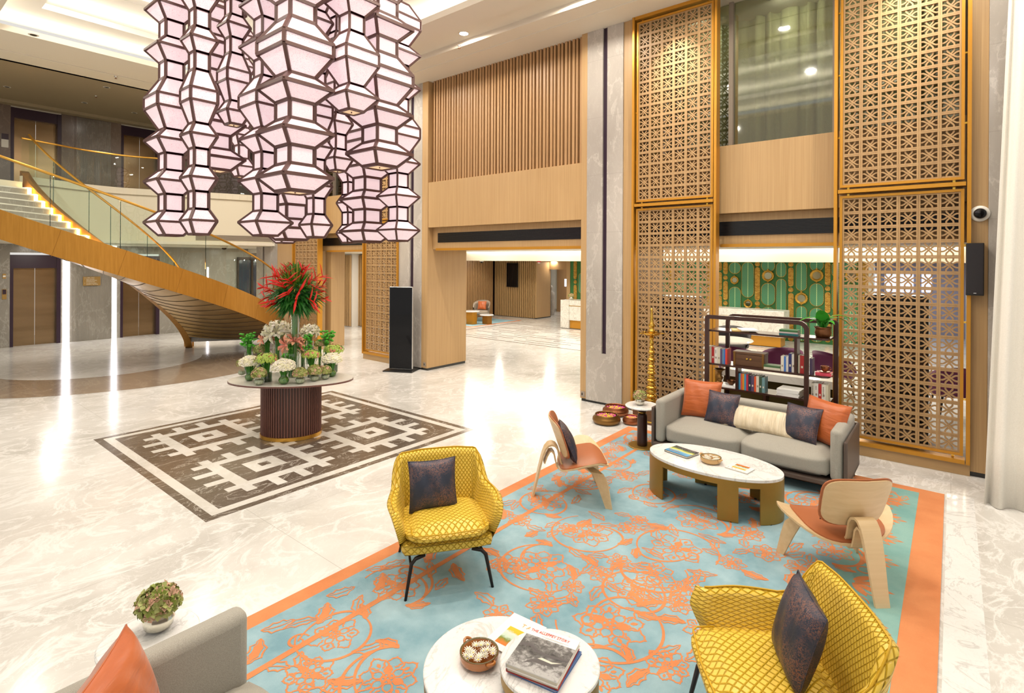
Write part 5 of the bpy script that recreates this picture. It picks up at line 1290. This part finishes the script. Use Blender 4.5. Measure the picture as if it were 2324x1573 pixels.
# ================================================================ BRASS LAMP, BOWLS, SPEAKER, CAMERA
lp = at(1478, 922, z=.22); LXY = (lp.x, lp.y)
t = thing('lamp_stand', 'low dark wooden box carrying the brass lamp behind the side table', 'stand', (LXY[0]+.0, LXY[1], 0))
MB().box(-.20, .20, -.20, .20, .035, .22).build('box', 'old_chest', t, bev=.005); MB().box(-.205, .205, -.205, .205, .03, .05).build('brass_band', 'brass', t); MB().box(-.21, .21, -.21, .21, 0, .03).build('foot', 'old_chest', t)
t = thing('brass_lamp', 'tall turned brass oil lamp with petal tray and spire', 'lamp', (LXY[0], LXY[1], .22))
prof = [(.14, 0), (.145, .015), (.10, .03), (.075, .05), (.06, .07)]
z = .07
for r, h in ((.075, .05), (.085, .07), (.075, .06), (.08, .06), (.06, .05), (.07, .055), (.05, .05), (.065, .06), (.06, .04), (.055, .05), (.045, .05), (.06, .055), (.042, .05), (.05, .06), (.038, .06), (.034, .09), (.036, .05)):
    prof += [(r*.62, z+.004), (r, z+h*.35), (r, z+h*.6), (r*.62, z+h)]; z += h
MB().lathe(prof, 28).build('column', 'brass', t, smooth=True)
MB().lathe([(.03, z), (.06, z+.01), (.11, z+.03), (.145, z+.055), (.14, z+.06), (.10, z+.045), (.04, z+.04)], 40).build('tray', 'brass', t, smooth=True)
for k in range(5):
    a = 2*pi*k/5+.3; MB().lathe([(0, -.01), (.018, -.004), (.024, .008), (.018, .012), (0, .008)], 10, (0, 0, 0), sx=1.8).build('spout', 'brass', t, loc=(.155*cos(a), .155*sin(a), z+.05), rz=a, smooth=True)
MB().lathe([(.04, z+.04), (.055, z+.07), (.05, z+.10), (.03, z+.12), (.045, z+.15), (.05, z+.17), (.03, z+.20), (.022, z+.26), (.028, z+.28), (.018, z+.30), (.02, z+.34), (.012, z+.37), (.02, z+.39), (.014, z+.405), (0, z+.43)], 24).build('spire', 'brass', t, smooth=True)
m_ = MB(); rb = random.Random(4)
for i in range(160):
    a = rb.uniform(0, 6.28); r = rb.uniform(.13, .19); c = (r*cos(a), r*sin(a), .224); m_.lathe([(.008, 0), (.006, .006), (0, .008)], 5, c, rb.randint(0, 1))
tag(m_.build('loose_petals', ['petal_yellow', 'petal_orange'], loc=(LXY[0], LXY[1], 0)), 'yellow and orange petals strewn round the foot of the brass lamp', 'petals', kind='stuff')
def urli(lab, c, R, h, mat):
    t = thing('brass_bowl', lab, 'bowl', (*c, 0))
    MB().lathe([(R*.7, 0), (R*.9, .01), (R, h*.4), (R*.97, h*.65), (R*.80, h*.88), (R*.82, h), (R*.78, h), (R*.76, h*.88), (R*.9, h*.6), (R*.7, h*.5), (0, h*.5)], 44).build('bowl', mat, t, smooth=True)
    MB().lathe([(0, h*.70), (R*.74, h*.70)], 40, cap=False).build('water', 'pot_brown', t)
    rb = random.Random(int(R*999)); m_ = MB()
    for i in range(240):
        a = rb.uniform(0, 6.28); r = R*.74*sqrt(rb.random()); yel = (r < R*.5 and rb.random() < .7) != (rb.random() < .2); m_.lathe([(.013, 0), (.009, .008), (0, .010)], 5, (r*cos(a), r*sin(a), h*.71+rb.random()*.006), 0 if yel else 1)
    o = m_.build('petals', ['petal_yellow', 'petal_magenta'], t); o['kind'] = 'stuff'; o['label'] = 'yellow and magenta petals floating'
    return t
urli('golden brown metal bowl of floating petals, nearest of the three on the floor', (-3.92, 7.02), .205, .13, 'old_brass')
urli('wide copper bowl of petals at the foot of the stone pillar', (-4.03, 7.50), .20, .13, 'copper')
urli('small copper bowl of pink petals beside the lamp stand', (-3.62, 7.22), .13, .11, 'copper')
A = at(2200, 552, y=7.84); B = at(2235, 671, y=7.84)
t = thing('wall_speaker', 'black upright loudspeaker on the oak post beside the right screen', 'speaker', ((A.x+B.x)/2-.02, 7.80, (A.z+B.z)/2))
MB().box(-.075, .075, -.09, .07, -.285, .285).build('cabinet', 'black', t, bev=.006); MB().box(-.07, .07, -.1, -.09, -.27, .28).build('grille_cloth', 'grille_black', t, bev=.004); MB().box(-.012, .012, -.103, -.1, -.262, -.256).build('badge', 'silver', t)
def dome(lab, loc, rot=(0, 0, 0), s_=1):
    t = thing('dome_camera', lab, 'camera', loc); t.rotation_euler = rot
    MB().lathe([(0, 0), (.075*s_, 0), (.075*s_, .02*s_), (.055*s_, .035*s_), (0, .035*s_)], 28).build('housing', 'off_white', t, smooth=True, auto=40)
    MB().lathe([(.052*s_, .033*s_), (.045*s_, .06*s_), (.025*s_, .075*s_), (0, .08*s_)], 24).build('dome', 'screen_black', t, smooth=True)
p = at(2224, 485, y=7.86); dome('white dome security camera on the oak post above the speaker', (p.x, 7.868, p.z), (pi/2, 0, 0), 1.15)
p = at(567, 562, z=2.75); dome('white dome security camera under the gallery, near the stone pillar', (-16.6, 7.0, 2.75), (pi, 0, 0), 1.3)
dome('white dome security camera under the reception ceiling edge', (-14.5, 15.9, 2.37), (pi, 0, 0), 1.1)
t = thing('alarm_sounder', 'red round alarm on the reception ceiling above the passage', 'alarm', (-11.9, 16.2, 2.37)); MB().lathe([(0, -.05), (.06, -.045), (.08, 0)], 20).build('body', 'red_plastic', t); MB().lathe([(0, -.09), (.05, -.08), (.055, -.045)], 20).build('lens', 'off_white', t)
for (u_, v_, lab) in ((976, 827, 'grey socket plate low on the oak jamb beside the display stand'), (1323, 894, 'grey socket plate low on the oak jamb beside the stone pillar')):
    p = at(u_-(12 if u_ < 1000 else 0), v_, y=7.85); t = thing('socket_plate', lab, 'socket', (p.x, 7.846, p.z)); MB().box(-.04, .04, -.006, 0, -.045, .045).build('plate', 'taupe', t, bev=.002); MB().box(-.02, .0, -.008, -.006, -.02, .02).build('socket', 'black', t)

# ================================================================ DISPLAY STAND
kc = (-9.17, 7.52); t = thing('display_stand', 'black freestanding digital display with pale rim in front of the stone pillar', 'display', (*kc, 0), radians(27))
MB().box(-.33, .33, -.22, .22, 0, .025).build('base', 'black', t, bev=.006)
MB().box(-.27, .27, -.035, .035, .03, 1.80).build('casing', 'silver', t, bev=.02); MB().box(-.255, .255, -.040, -.034, .05, 1.785).build('screen', 'screen_black', t)
# ================================================================ CURTAIN AT THE RIGHT
curtain('curtain', 'tall cream curtain hanging to the floor at the right edge', .245, 1.9, 7.02, .005, 6.15, 'curtain_cream', 9, .055, .20)
# ================================================================ FLOWER TABLE
TC = (-6.92, 3.80); TR = radians(43)
t = thing('flower_table', 'oval pedestal table with pale marble top and ribbed dark wood base', 'table', (*TC, .005), TR)
def oval(a, b, n=80): return [(a*cos(2*pi*i/n), b*sin(2*pi*i/n)) for i in range(n)]
TZ = .755
MB().prism(oval(.815, .47), TZ-.032, TZ-.012).build('rim', 'flute_wood', t, smooth=True, auto=40); MB().prism(oval(.81, .465), TZ-.012, TZ-.005).build('marble_top', 'cream_marble', t)
MB().prism(oval(.395, .33), .0, .045).build('gold_plinth', 'rail_gold', t, smooth=True, auto=40)
MB().prism(oval(.375, .31), .045, TZ-.03).build('core', 'walnut', t, smooth=True, auto=40)
m_ = MB()
for i in range(66):
    a = 2*pi*i/66; c = (.378*cos(a), .313*sin(a)); m_.prism([(c[0]+.0105*cos(a+b), c[1]+.0105*sin(a+b)) for b in (-2.2, -1.1, 0, 1.1, 2.2)], .045, TZ-.03)
m_.build('flutes', 'flute_wood', t)
TT = TZ+.0
def tp(u, v, z=TZ): p = at(u, v, z=z); return (p.x, p.y)
rf = random.Random(21)
FV = {}
def vase_mesh(kind, R, h, t):
    if kind == 'cyl':
        MB().lathe([(R*.96, 0), (R, .005), (R, h)], 20, cap=False).build('vase', 'clear_glass', t, smooth=True); MB().lathe([(R*.9, .004), (R*.9, h*.72)], 16).build('leaf_lining', 'green_glass', t, smooth=True)
    elif kind == 'cyl_clear':
        MB().lathe([(R*.96, 0), (R, .005), (R, h)], 20, cap=False).build('vase', 'clear_glass', t, smooth=True)
    elif kind == 'ball':
        MB().lathe([(R*.5, 0), (R*.9, R*.35), (R, R*.8), (R*.85, R*1.25), (R*.6, R*1.5)], 20, cap=False).build('vase', 'clear_glass', t, smooth=True); MB().lathe([(R*.3, .004), (R*.8, R*.4), (R*.88, R*.8), (R*.7, R*1.1)], 16).build('water', 'hydrangea_glass', t, smooth=True)
    elif kind == 'green_ball':
        MB().lathe([(R*.5, 0), (R*.9, R*.35), (R, R*.8), (R*.85, R*1.25), (R*.5, R*1.6), (R*.55, R*1.9)], 20, cap=False).build('vase', 'clear_glass', t, smooth=True); MB().lathe([(R*.4, .004), (R*.85, R*.4), (R*.93, R*.8), (R*.78, R*1.2), (R*.45, R*1.5)], 18).build('leaf_lining', 'wrap_leaf', t, smooth=True)
    elif kind == 'goblet':
        MB().lathe([(R*.8, 0), (R*.7, h*.1), (R*.55, h*.35), (R*.75, h*.6), (R, h*.8), (R*.85, h)], 20, cap=False).build('vase', 'clear_glass', t, smooth=True)
def stems(t, R, h, top, n=12, mat='leaf_green', dark=True):
    m_ = MB()
    for i in range(n):
        a = rf.uniform(0, 6.28); r = R*.6*rf.random(); b = rf.uniform(0, 6.28); m_.tube([(r*cos(a), r*sin(a), .01), (r*cos(a)*.7, r*sin(a)*.7, h*.6), (r*cos(a)*1.3, r*sin(a)*1.3, top)], .0055, 4)
    m_.build('stems', mat, t)
veined('hydrangea_glass', (.42, .45, .30), (.25, .33, .14), (.7, .7, .6), 9, .1); veined('wrap_leaf', (.03, .20, .02), (.015, .11, .01), (.35, .50, .08), 7, .12, (1, 1, 4), vw=.03, vamt=.8)
def dome_cluster(name, t, c, R, flat, n, unit, mats):
    m_ = MB()
    for i in range(n):
        f_ = (i+.5)/n; ph = math.acos(1-1.25*f_); a = i*2.39996; d = Vector((sin(ph)*cos(a), sin(ph)*sin(a), cos(ph))); p = Vector(c)+Vector((d.x*R, d.y*R, d.z*R*flat))*rf.uniform(.86, 1.1); unit(m_, p, d, rf.randrange(len(mats)))
    o = m_.build(name, mats, t, smooth=False); return o
def u_knob(m_, p, d, k, r=.010): m_.lathe([(0, -r*.6), (r*.9, -r*.2), (r, r*.2), (r*.6, r*.7), (0, r*.8)], 7, p, k)
def frame_(d):
    a = d.cross(Vector((0, 0, 1))); a = a.normalized() if a.length > 1e-3 else Vector((1, 0, 0)); return a, a.cross(d)
def u_floret(m_, p, d, k, r=.012, n=4):
    a, b = frame_(d); q = rf.uniform(0, 1.5)
    for j in range(n):
        an = 2*pi*j/n+q; e = a*cos(an)+b*sin(an); s_ = (a*cos(an+1.57)+b*sin(an+1.57))*r*.5; m_.add([p, p+e*r*.6+s_+d*r*.2, p+e*r*1.15+d*r*.1, p+e*r*.6-s_+d*r*.2], [(0, 1, 2, 3)], k)
def u_disc(m_, p, d, k, r=.013):
    a, b = frame_(d); m_.add([p+(a*cos(x*1.047)+b*sin(x*1.047))*r+d*.003 for x in range(6)]+[p+d*.008], [(x, (x+1) % 6, 6) for x in range(6)], k); m_.add([p+(a*cos(x*2.09)+b*sin(x*2.09))*r*.35+d*.0095 for x in range(3)], [(0, 1, 2)], 1)
def u_star(m_, p, d, k, r=.05, n=7):
    a, b = frame_(d)
    for j in range(n):
        an = 2*pi*j/n+rf.uniform(-.2, .2); e = a*cos(an)+b*sin(an); s_ = (a*cos(an+1.57)+b*sin(an+1.57))*r*.22; m_.add([p, p+e*r*.45+s_+d*r*.35, p+e*r*1.05+d*r*.30, p+e*r*.45-s_+d*r*.35], [(0, 1, 2, 3)], k)
plain('petal_orange_pale', (.78, .38, .22), .5)
def u_petals(m_, p, d, k, r, n, up):
    a, b = frame_(d); q = rf.uniform(0, 1)
    for j in range(n):
        an = 2*pi*j/n+q; e = a*cos(an)+b*sin(an); s_ = (a*cos(an+1.57)+b*sin(an+1.57)); P = []
        for t_, w_, hh in ((0, .02, 0), (.35, .15, .38*up), (.7, .17, .55*up), (.92, .09, .52*up), (1.05, .01, .45*up)): P += [p+e*r*t_+s_*r*w_+d*r*hh, p+e*r*t_-s_*r*w_+d*r*hh]
        m_.add(P, [(i*2, i*2+1, i*2+3, i*2+2) for i in range(4)], k)
def arrangement(lab, uv, vk, R, h, fk, FR, ftop, z=TZ, group='vases of flowers on the oval table'):
    FR *= 1.2; R *= 1.18; x, y = tp(*uv, z=z); t = thing('flower_vase', lab, 'flower vase', (x, y, z), 0, group); vase_mesh(vk, R, h, t)
    cz = ftop-FR*.8; H_ = {'cyl': h, 'cyl_clear': h, 'goblet': h, 'ball': R*1.5, 'green_ball': R*1.8}[vk]
    if vk != 'ball': stems(t, R, H_, cz, 26 if FR > .06 else 9)
    if fk == 'pom':
        m_ = MB()
        for i in range(40):
            a = rf.uniform(0, 6.28); rr_ = FR*sqrt(rf.random()); zz = ftop-.02-rf.random()*FR*1.7; p = Vector((rr_*cos(a), rr_*sin(a), zz)); m_.lathe([(0, -.010), (.016, -.006), (.024, .003), (.016, .013), (0, .016)], 9, p); m_.tube([p, (p.x*.4, p.y*.4, zz-.06)], .0025, 3)
        m_.build('blooms', 'pom_green', t, smooth=True)
    elif fk == 'white': dome_cluster('blooms', t, (0, 0, cz), FR, .74, 300, lambda m_, p, d, k: u_knob(m_, p, d, k, .016), ['petal_white', 'petal_cream'])
    elif fk == 'hyd': dome_cluster('blooms', t, (0, 0, cz), FR, .9, 230, lambda m_, p, d, k: u_floret(m_, p, (d+Vector((rf.uniform(-1, 1), rf.uniform(-1, 1), rf.uniform(-1, 1)))*.4).normalized(), k, .019), ['hydrangea', 'hydrangea', 'hydrangea_pink', 'hydrangea_deep'])
    elif fk == 'chrys': dome_cluster('blooms', t, (0, 0, cz), FR, .6, 90, lambda m_, p, d, k: u_disc(m_, p, d, 0 if k != 2 or rf.random() < .6 else 2, .019), ['lime', 'pom_green', 'petal_pink']) ; 
    elif fk in ('lily', 'pink'):
        mm = ['petal_cream', 'petal_white'] if fk == 'lily' else ['petal_pink', 'petal_orange_pale']
        n = 13 if fk == 'lily' else 4; LR = FR*(.62 if fk == 'lily' else .95); dome_cluster('blooms', t, (0, 0, cz-.02), FR*.55, .7, n, lambda m_, p, d, k: (u_petals(m_, p, d, k, LR, 6, .75), u_petals(m_, p, d, 1-k, LR*.8, 5, 1.3)), mm)
        m_ = MB()
        for i in range(16):
            a = rf.uniform(0, 6.28); m_.tube([(.01*cos(a), .01*sin(a), cz-.09), (FR*.5*cos(a), FR*.5*sin(a), cz-.04), (FR*.85*cos(a), FR*.85*sin(a), cz-.06)], [.004, .016, .003], 4, flat=.2)
        m_.build('leaves', 'leaf_green', t)
    if fk in ('white', 'chrys'):
        m_ = MB()
        for i in range(26):
            a = rf.uniform(0, 6.28); q = rf.random(); m_.tube([(R*.4*cos(a), R*.4*sin(a), H_*.9), (FR*.8*q*cos(a), FR*.8*q*sin(a), cz)], .0035, 3); c_ = (FR*.75*q*cos(a), FR*.75*q*sin(a), cz-.02); m_.lathe([(.012, 0), (.008, .01), (0, .012)], 5, c_)
        m_.build('leaves', 'leaf_green', t)
    return t
def zt(u, v, uv, z=TZ):      # height above the table of a point seen at row v over the spot uv
    x, y = tp(*uv, z=z); d = (Vector((x, y, 0))-Vector((0, 0, 0))).dot(_f); return CH+d*(VH-v)/FPX-z
ARR = [('green button chrysanthemums in a tall green glass, far left of the table', (564, 848), 'cyl', .048, .30, 'pom', .085, 757),
 ('green and pink hydrangea behind the tall green vase at the left', (590, 838), 'cyl', .04, .12, 'hyd', .075, 787),
 ('white lilies in a tall clear cylinder, left of centre', (629, 838), 'cyl_clear', .058, .42, 'lily', .19, 727),
 ('pink lily in a round clear vase, behind the left button flowers', (606, 838), 'goblet', .065, .26, 'pink', .09, 758),
 ('pink lilies in a large clear goblet vase at the centre', (662, 856), 'goblet', .085, .33, 'pink', .12, 764),
 ('green button chrysanthemums in a clear cylinder, right of the central pink lilies', (687, 850), 'cyl_clear', .055, .32, 'pom', .10, 760),
 ('white lilies in a green lined cylinder, right of the red bouquet stem', (703, 826), 'cyl', .05, .36, 'lily', .13, 735),
 ('green button chrysanthemums in a clear glass, highest at the right', (742, 838), 'cyl', .045, .30, 'pom', .085, 750),
 ('small pale green hydrangea between the two right hand button vases', (725, 838), 'cyl_clear', .035, .20, 'hyd', .055, 775),
 ('lime chrysanthemums with pink roses at the far right back', (757, 845), 'cyl', .05, .14, 'chrys', .11, 780),
 ('lime chrysanthemums with one pink petal in a green glass, front left', (605, 866), 'cyl', .058, .16, 'chrys', .115, 800),
 ('lime and pink chrysanthemums in front of the right white lilies', (707, 856), 'cyl', .045, .15, 'chrys', .10, 793),
 ('white flower dome in a round green vase, far left front', (567, 864), 'green_ball', .055, 0, 'white', .10, 811),
 ('white flower dome in a round green vase, front centre', (644, 872), 'green_ball', .058, 0, 'white', .11, 818),
 ('white flower dome in a green vase, at the right', (753, 855), 'green_ball', .052, 0, 'white', .10, 804),
 ('small hydrangea in a metallic ball vase, outermost at the left', (549, 852), 'ball', .045, 0, 'hyd', .055, 820),
 ('small pink green hydrangea in a glass ball, front left edge', (588, 874), 'ball', .055, 0, 'hyd', .072, 840),
 ('small hydrangea in a glass ball, just right of the central white dome', (681, 871), 'ball', .055, 0, 'hyd', .070, 839),
 ('hydrangea in a glass ball, front right of centre', (714, 865), 'ball', .055, 0, 'hyd', .075, 833),
 ('small hydrangea in a glass ball, nearest the right end', (738, 861), 'ball', .050, 0, 'hyd', .062, 834),
 ('short green button flowers low between the goblet and the white dome', (650, 846), 'cyl_clear', .03, .10, 'pom', .045, 803)]
for lab, uv, vk, R, h, fk, FR, vt in ARR: arrangement(lab, uv, vk, R, h, fk, FR, zt(0, vt, uv))
# small hydrangea vases on the side tables and the desk
def small_vase(lab, loc, s_=1.0, group=None):
    t = thing('flower_vase', lab, 'flower vase', loc, 0, group)
    MB().lathe([(.028*s_, 0), (.055*s_, .02*s_), (.062*s_, .05*s_), (.055*s_, .075*s_), (.053*s_, .08*s_)], 28, cap=False).build('vase', 'mercury_glass', t, smooth=True)
    dome_cluster('blooms', t, (0, 0, .115*s_), .072*s_, .85, 260, lambda m_, p, d, k: u_floret(m_, p, (d+Vector((rf.uniform(-1, 1), rf.uniform(-1, 1), rf.uniform(-1, 1)))*.55).normalized(), k, .025*s_), ['hydrangea', 'hydrangea', 'hydrangea_pink', 'hydrangea_deep'])
small_vase('dried hydrangea in a silvery bowl on the side table by the far sofa', (at(1452, 918, z=.54).x, at(1452, 918, z=.54).y, .534))
small_vase('green hydrangea in a silvery bowl on the side table by the near grey sofa', (-3.02, .975, .534), 1.12)
small_vase('tiny yellow flowers in a glass on the left reception desk', (-10.55, 16.3, 1.0), 1.2); small_vase('tiny pale flowers in a glass on the long reception desk', (-5.60, 16.4, 1.02), 1.2)
pillow('cushion', 'small orange patterned cushion on the beige lounge chair', .34, .34, .12, 'orange_silk', (-14.37, 15.80, .62), (radians(72), 0, radians(28)))
# ---- the tall bouquet
bc = (-6.98, 3.88); BZ = zt(0, 668, (0, 0)) if 0 else 0
db = Vector((bc[0], bc[1], 0)).dot(_f); bz = CH+db*(VH-668)/FPX-TZ
t = thing('tall_bouquet', 'huge round bouquet of red heliconias and green leaves on a tall glass vase', 'bouquet', (*bc, TZ))
MB().lathe([(.075, 0), (.08, .006), (.05, .05), (.045, .3), (.06, bz-.30), (.085, bz-.24)], 24, cap=False).build('vase', 'clear_glass', t, smooth=True)
stems(t, .06, .4, bz-.1, 24)
lv = MB(); 
for i in range(620):
    f_ = (i+.5)/620; ph = math.acos(1-1.95*f_); a = i*2.39996; d = Vector((sin(ph)*cos(a), sin(ph)*sin(a), cos(ph))); L = .34+rf.uniform(-.05, .05)+(.05 if d.z > .7 else 0)
    up_ = Vector((0, 0, 1)); c = Vector((0, 0, bz)); p0 = c+d*.06; side = d.cross(up_); side = side.normalized() if side.length > .01 else Vector((1, 0, 0)); droop = Vector((0, 0, -.05*(1-abs(d.z))))
    j_ = Vector((rf.uniform(-1, 1), rf.uniform(-1, 1), rf.uniform(-1, 1)))*.05; P = [p0, c+d*L*.55+j_*.5, c+d*L*.8+j_, c+d*L+droop+j_*1.6]
    lv.tube(P, [.006, .030 if d.z < .2 else .020, .022 if d.z < .2 else .014, .002], 4, 0 if d.z < .25 else (1 if rf.random() < .55 else 2), flat=.25)
for i in range(20):
    a = rf.uniform(0, 6.28); s_ = rf.uniform(0, .5); d = Vector((sin(s_)*cos(a), sin(s_)*sin(a), cos(s_))); lv.tube([Vector((0, 0, bz))+d*.2, Vector((0, 0, bz))+d*rf.uniform(.38, .46)], [.006, .004], 5, 1)
MB().lathe([(0, -.22), (.15, -.17), (.21, -.02), (.17, .13), (0, .2)], 14, (0, 0, bz)).build('leaf_core', 'leaf_dark', t)
o = lv.build('foliage', ['leaf_dark', 'leaf_green', 'leaf_olive'], t); o['kind'] = 'stuff'
def helic():
    m_ = MB(); m_.tube([(0, 0, 0), (.02, 0, .05), (.04, 0, .10), (.075, 0, .15)], [.004, .008, .006, .002], 5, 0, flat=.6)
    for k in range(4):
        s_ = -1 if k % 2 else 1; z0 = .015+k*.03; m_.tube([(.012+k*.01, 0, z0), (.03*s_+k*.012, .003, z0+.03), (.075*s_+k*.014, 0, z0+.062), (.105*s_+k*.014, 0, z0+.075)], [.006, .011, .007, .001], 5, 0, flat=.5)
        m_.tube([(.10*s_+k*.014, 0, z0+.073), (.115*s_+k*.014, 0, z0+.08)], [.0018, .0006], 4, 1)
    return m_
h0 = helic().build('heliconia', ['petal_red', 'petal_orange'], t, smooth=True)
nh = 36; hs = [h0]+[h0.copy() for _ in range(nh-1)]
for i, o in enumerate(hs):
    if i: COL.objects.link(o); o.parent = t
    f_ = (i+.5)/nh; ph = math.acos(1-1.62*f_); a = i*2.39996+.5; d = Vector((sin(ph)*cos(a), sin(ph)*sin(a), cos(ph)))
    o.location = Vector((0, 0, bz))+d*(.20+.03*(i % 3)); q = Vector((0, 0, 1)).rotation_difference((d+Vector((0, 0, .25))).normalized()); e = (q.to_matrix() @ Matrix.Rotation(i*1.7, 3, 'Z')).to_euler(); o.rotation_euler = e; s_ = rf.uniform(1.1, 1.6); o.scale = (s_, s_, s_)

# ================================================================ LANTERN COLUMNS
SEG = {'C': .28, 'n': .195, 'L': .59}
def module(kind, s_, mx):
    a, b = s_/2, mx/2
    if kind == 'n': prof = [(a, 0), (a, SEG['n'])]
    elif kind == 'C': prof = [(a, 0), (b, .15), (a, .28)]
    else: prof = [(a, 0), (b, .235), (b, .37), (a, .59)]
    m_ = MB(); f_ = MB(); bw = .026 if s_ < .25 else .036
    for (r0, z0), (r1, z1) in zip(prof, prof[1:]):
        A = [(-r0, -r0, z0), (r0, -r0, z0), (r0, r0, z0), (-r0, r0, z0)]; B = [(-r1, -r1, z1), (r1, -r1, z1), (r1, r1, z1), (-r1, r1, z1)]
        m_.add(A+B, [(k, (k+1) % 4, 4+(k+1) % 4, 4+k) for k in range(4)])
        for k in range(4): f_.beam(A[k], B[k], bw, bw, up=(A[k][0], A[k][1], 0.001))
    for r, z in prof:
        Q = [(-r, -r, z), (r, -r, z), (r, r, z), (-r, r, z)]
        for k in range(4): f_.beam(Q[k], Q[(k+1) % 4], bw, bw)
    return m_, f_
TYPES = {'S': (.150, .280), 'M': (.190, .428), 'B': (.285, .565)}
lib = {}
for ty, (s_, mx) in TYPES.items():
    for k in 'CnL':
        m_, f_ = module(k, s_, mx); o = m_.build('lantern_shade', 'shade'); g_ = f_.build('lantern_frame', 'frame_brown', o); lib[ty+k] = (o, g_)
used = set()
LANT = [('A', 374, 6.24, 'M', 2.635, 'CnCnCLnCnC', 'leftmost of all the hanging lantern columns'), ('B', 440, 5.96, 'S', 2.635, 'CnCnCLnCnC', 'slim lantern column right beside the leftmost one'),
 ('C', 521, 6.67, 'S', 4.04, 'CLnCnCL', 'short slim lantern column ending high, third from the left'), ('D', 472, 7.3, 'B', 3.59, 'CnCLnCnC', 'wide lantern column behind the second slim one at the left'),
 ('E', 541, 8.3, 'S', 3.64, 'CnCLnCnC', 'slim far lantern column left of centre, ending at mid height'), ('F', 593, 6.15, 'M', 2.635, 'CnCnCLnCnC', 'medium lantern column hanging low, left of the widest front one'),
 ('G', 656, 5.66, 'B', 3.09, 'CnCnCLnC', 'widest lantern column, nearest the viewer at the centre'), ('H', 650, 7.3, 'B', 2.635, 'CnCnCLnCnC', 'wide lantern column hanging low right behind the front one'),
 ('I', 711, 6.57, 'S', 2.635, 'CnCnCLnCnC', 'slim lantern column hanging low, right of the widest front one'), ('J', 640, 8.8, 'M', 2.635, 'CnCnCLnCnC', 'farthest lantern column, lowest tip showing under the central ones'),
 ('K', 790.6, 5.98, 'M', 4.03, 'CLnCnC', 'lantern column ending high, right of the widest front one'), ('L', 761, 7.1, 'S', 3.54, 'CnCLnCnC', 'slim lantern column behind, ending at mid height right of centre'),
 ('M', 789, 8.5, 'S', 2.635, 'CnCnCLnCnC', 'slim far lantern column hanging low in front of the far lattice screen'), ('N', 855, 6.44, 'B', 3.50, 'CnCLnCn', 'wide lantern column at the right, ending at mid height'),
 ('O', 827.5, 7.95, 'B', 2.635, 'CnCnCLnCnC', 'wide lantern column hanging low, second from the right'), ('P', 901, 7.59, 'M', 2.635, 'CnCnCLnCnC', 'rightmost of all the hanging lantern columns')]
for nm, u_, d_, ty, zb, seq, lab in LANT:
    s_, mx = TYPES[ty]; r_ = (u_-1162)/FPX*d_; p = _r0*r_+_f*d_; X, Y = p.x-s_/2, p.y+s_/2
    t = thing('lantern_column', lab, 'pendant lantern', (X, Y, zb), 0, 'stacked fabric lantern columns'); z = 0
    MB().box(-s_/2+.004, s_/2-.004, -s_/2+.004, s_/2-.004, -.004, 0).build('bottom_plate', 'shade_base', t); MB().lathe([(0, -.018), (.008, -.016), (.008, 0)], 8).build('finial', 'frame_brown', t)
    for k in seq+'LnCnCLnCnC':
        if zb+z+SEG[k] > 6.15: break
        o, g_ = lib[ty+k]
        if ty+k in used: o = o.copy(); COL.objects.link(o); g_ = g_.copy(); COL.objects.link(g_); g_.parent = o
        used.add(ty+k); o.parent = t; o.location = (0, 0, z); z += SEG[k]
    MB().tube([(0, 0, z), (0, 0, 7.2-zb)], .006, 6).build('suspension_rod', 'steel_leg', t)
for k, (o, g_) in lib.items():
    if k not in used: bpy.data.objects.remove(g_); bpy.data.objects.remove(o)
# ================================================================ DOWNLIGHT FITTINGS
def fitting(loc, lab, R=.075):
    t = thing('downlight', lab, 'ceiling light', loc, 0, 'recessed ceiling downlights')
    MB().lathe([(R, 0), (R*1.2, -.004), (R*1.25, 0)], 20).build('trim_ring', 'silver', t, smooth=True); MB().lathe([(0, -.002), (R, -.002)], 16).build('lens', 'lamp_face', t)
names = {0: 'first', 1: 'second', 2: 'third', 3: 'fourth', 4: 'fifth', 5: 'sixth', 6: 'seventh'}
for i, (X, Y, Z, P) in enumerate(DOWN[:7]): fitting((X, Y, 6.298), 'round downlight in the ceiling groove by the screens, %s from the staircase end' % names[i])
SPOT = ((76, 79, 'gallery side, between the stair and the lanterns, nearest the bright cove'), (28, 87, 'left edge, twin spot'), (16, 197, 'lowest at the left edge, over the upper lifts'), (242, 198, 'dark upper ceiling, left of the lanterns'), (192, 233, 'dark upper ceiling above the left lift'), (305, 256, 'near the upper right lift, rectangular'))
for u_, v_, s_ in SPOT:
    far = v_ > 130 or u_ < 30; p = at(u_, v_+40 if 0 else v_, z=6.5 if far else 6.2)
    t = thing('ceiling_spot', 'small dark ceiling spot, '+s_, 'ceiling light', (p.x, p.y, p.z-.002)); MB().lathe([(0, -.004), (.07, -.004), (.075, 0)], 14).build('bezel', 'off_white', t); MB().lathe([(0, -.007), (.045, -.007), (.05, -.004)], 12).build('lens', 'black', t)
for u_, v_, s_ in ((263, 173, 'on the ceiling left of the lanterns'), (1042, 103, 'on the ceiling in front of the slatted panel'), (218, 217, 'on the dark upper ceiling')):
    p = at(u_, v_, z=6.2 if v_ < 200 else 6.5); t = thing('sprinkler', 'small sprinkler head '+s_, 'sprinkler', (p.x, p.y, p.z)); MB().lathe([(.01, -.05), (.012, -.02), (.035, -.008), (.035, 0)], 12).build('body', 'silver', t, smooth=True); MB().lathe([(0, -.056), (.025, -.053), (.025, -.05)], 12).build('deflector', 'copper', t)
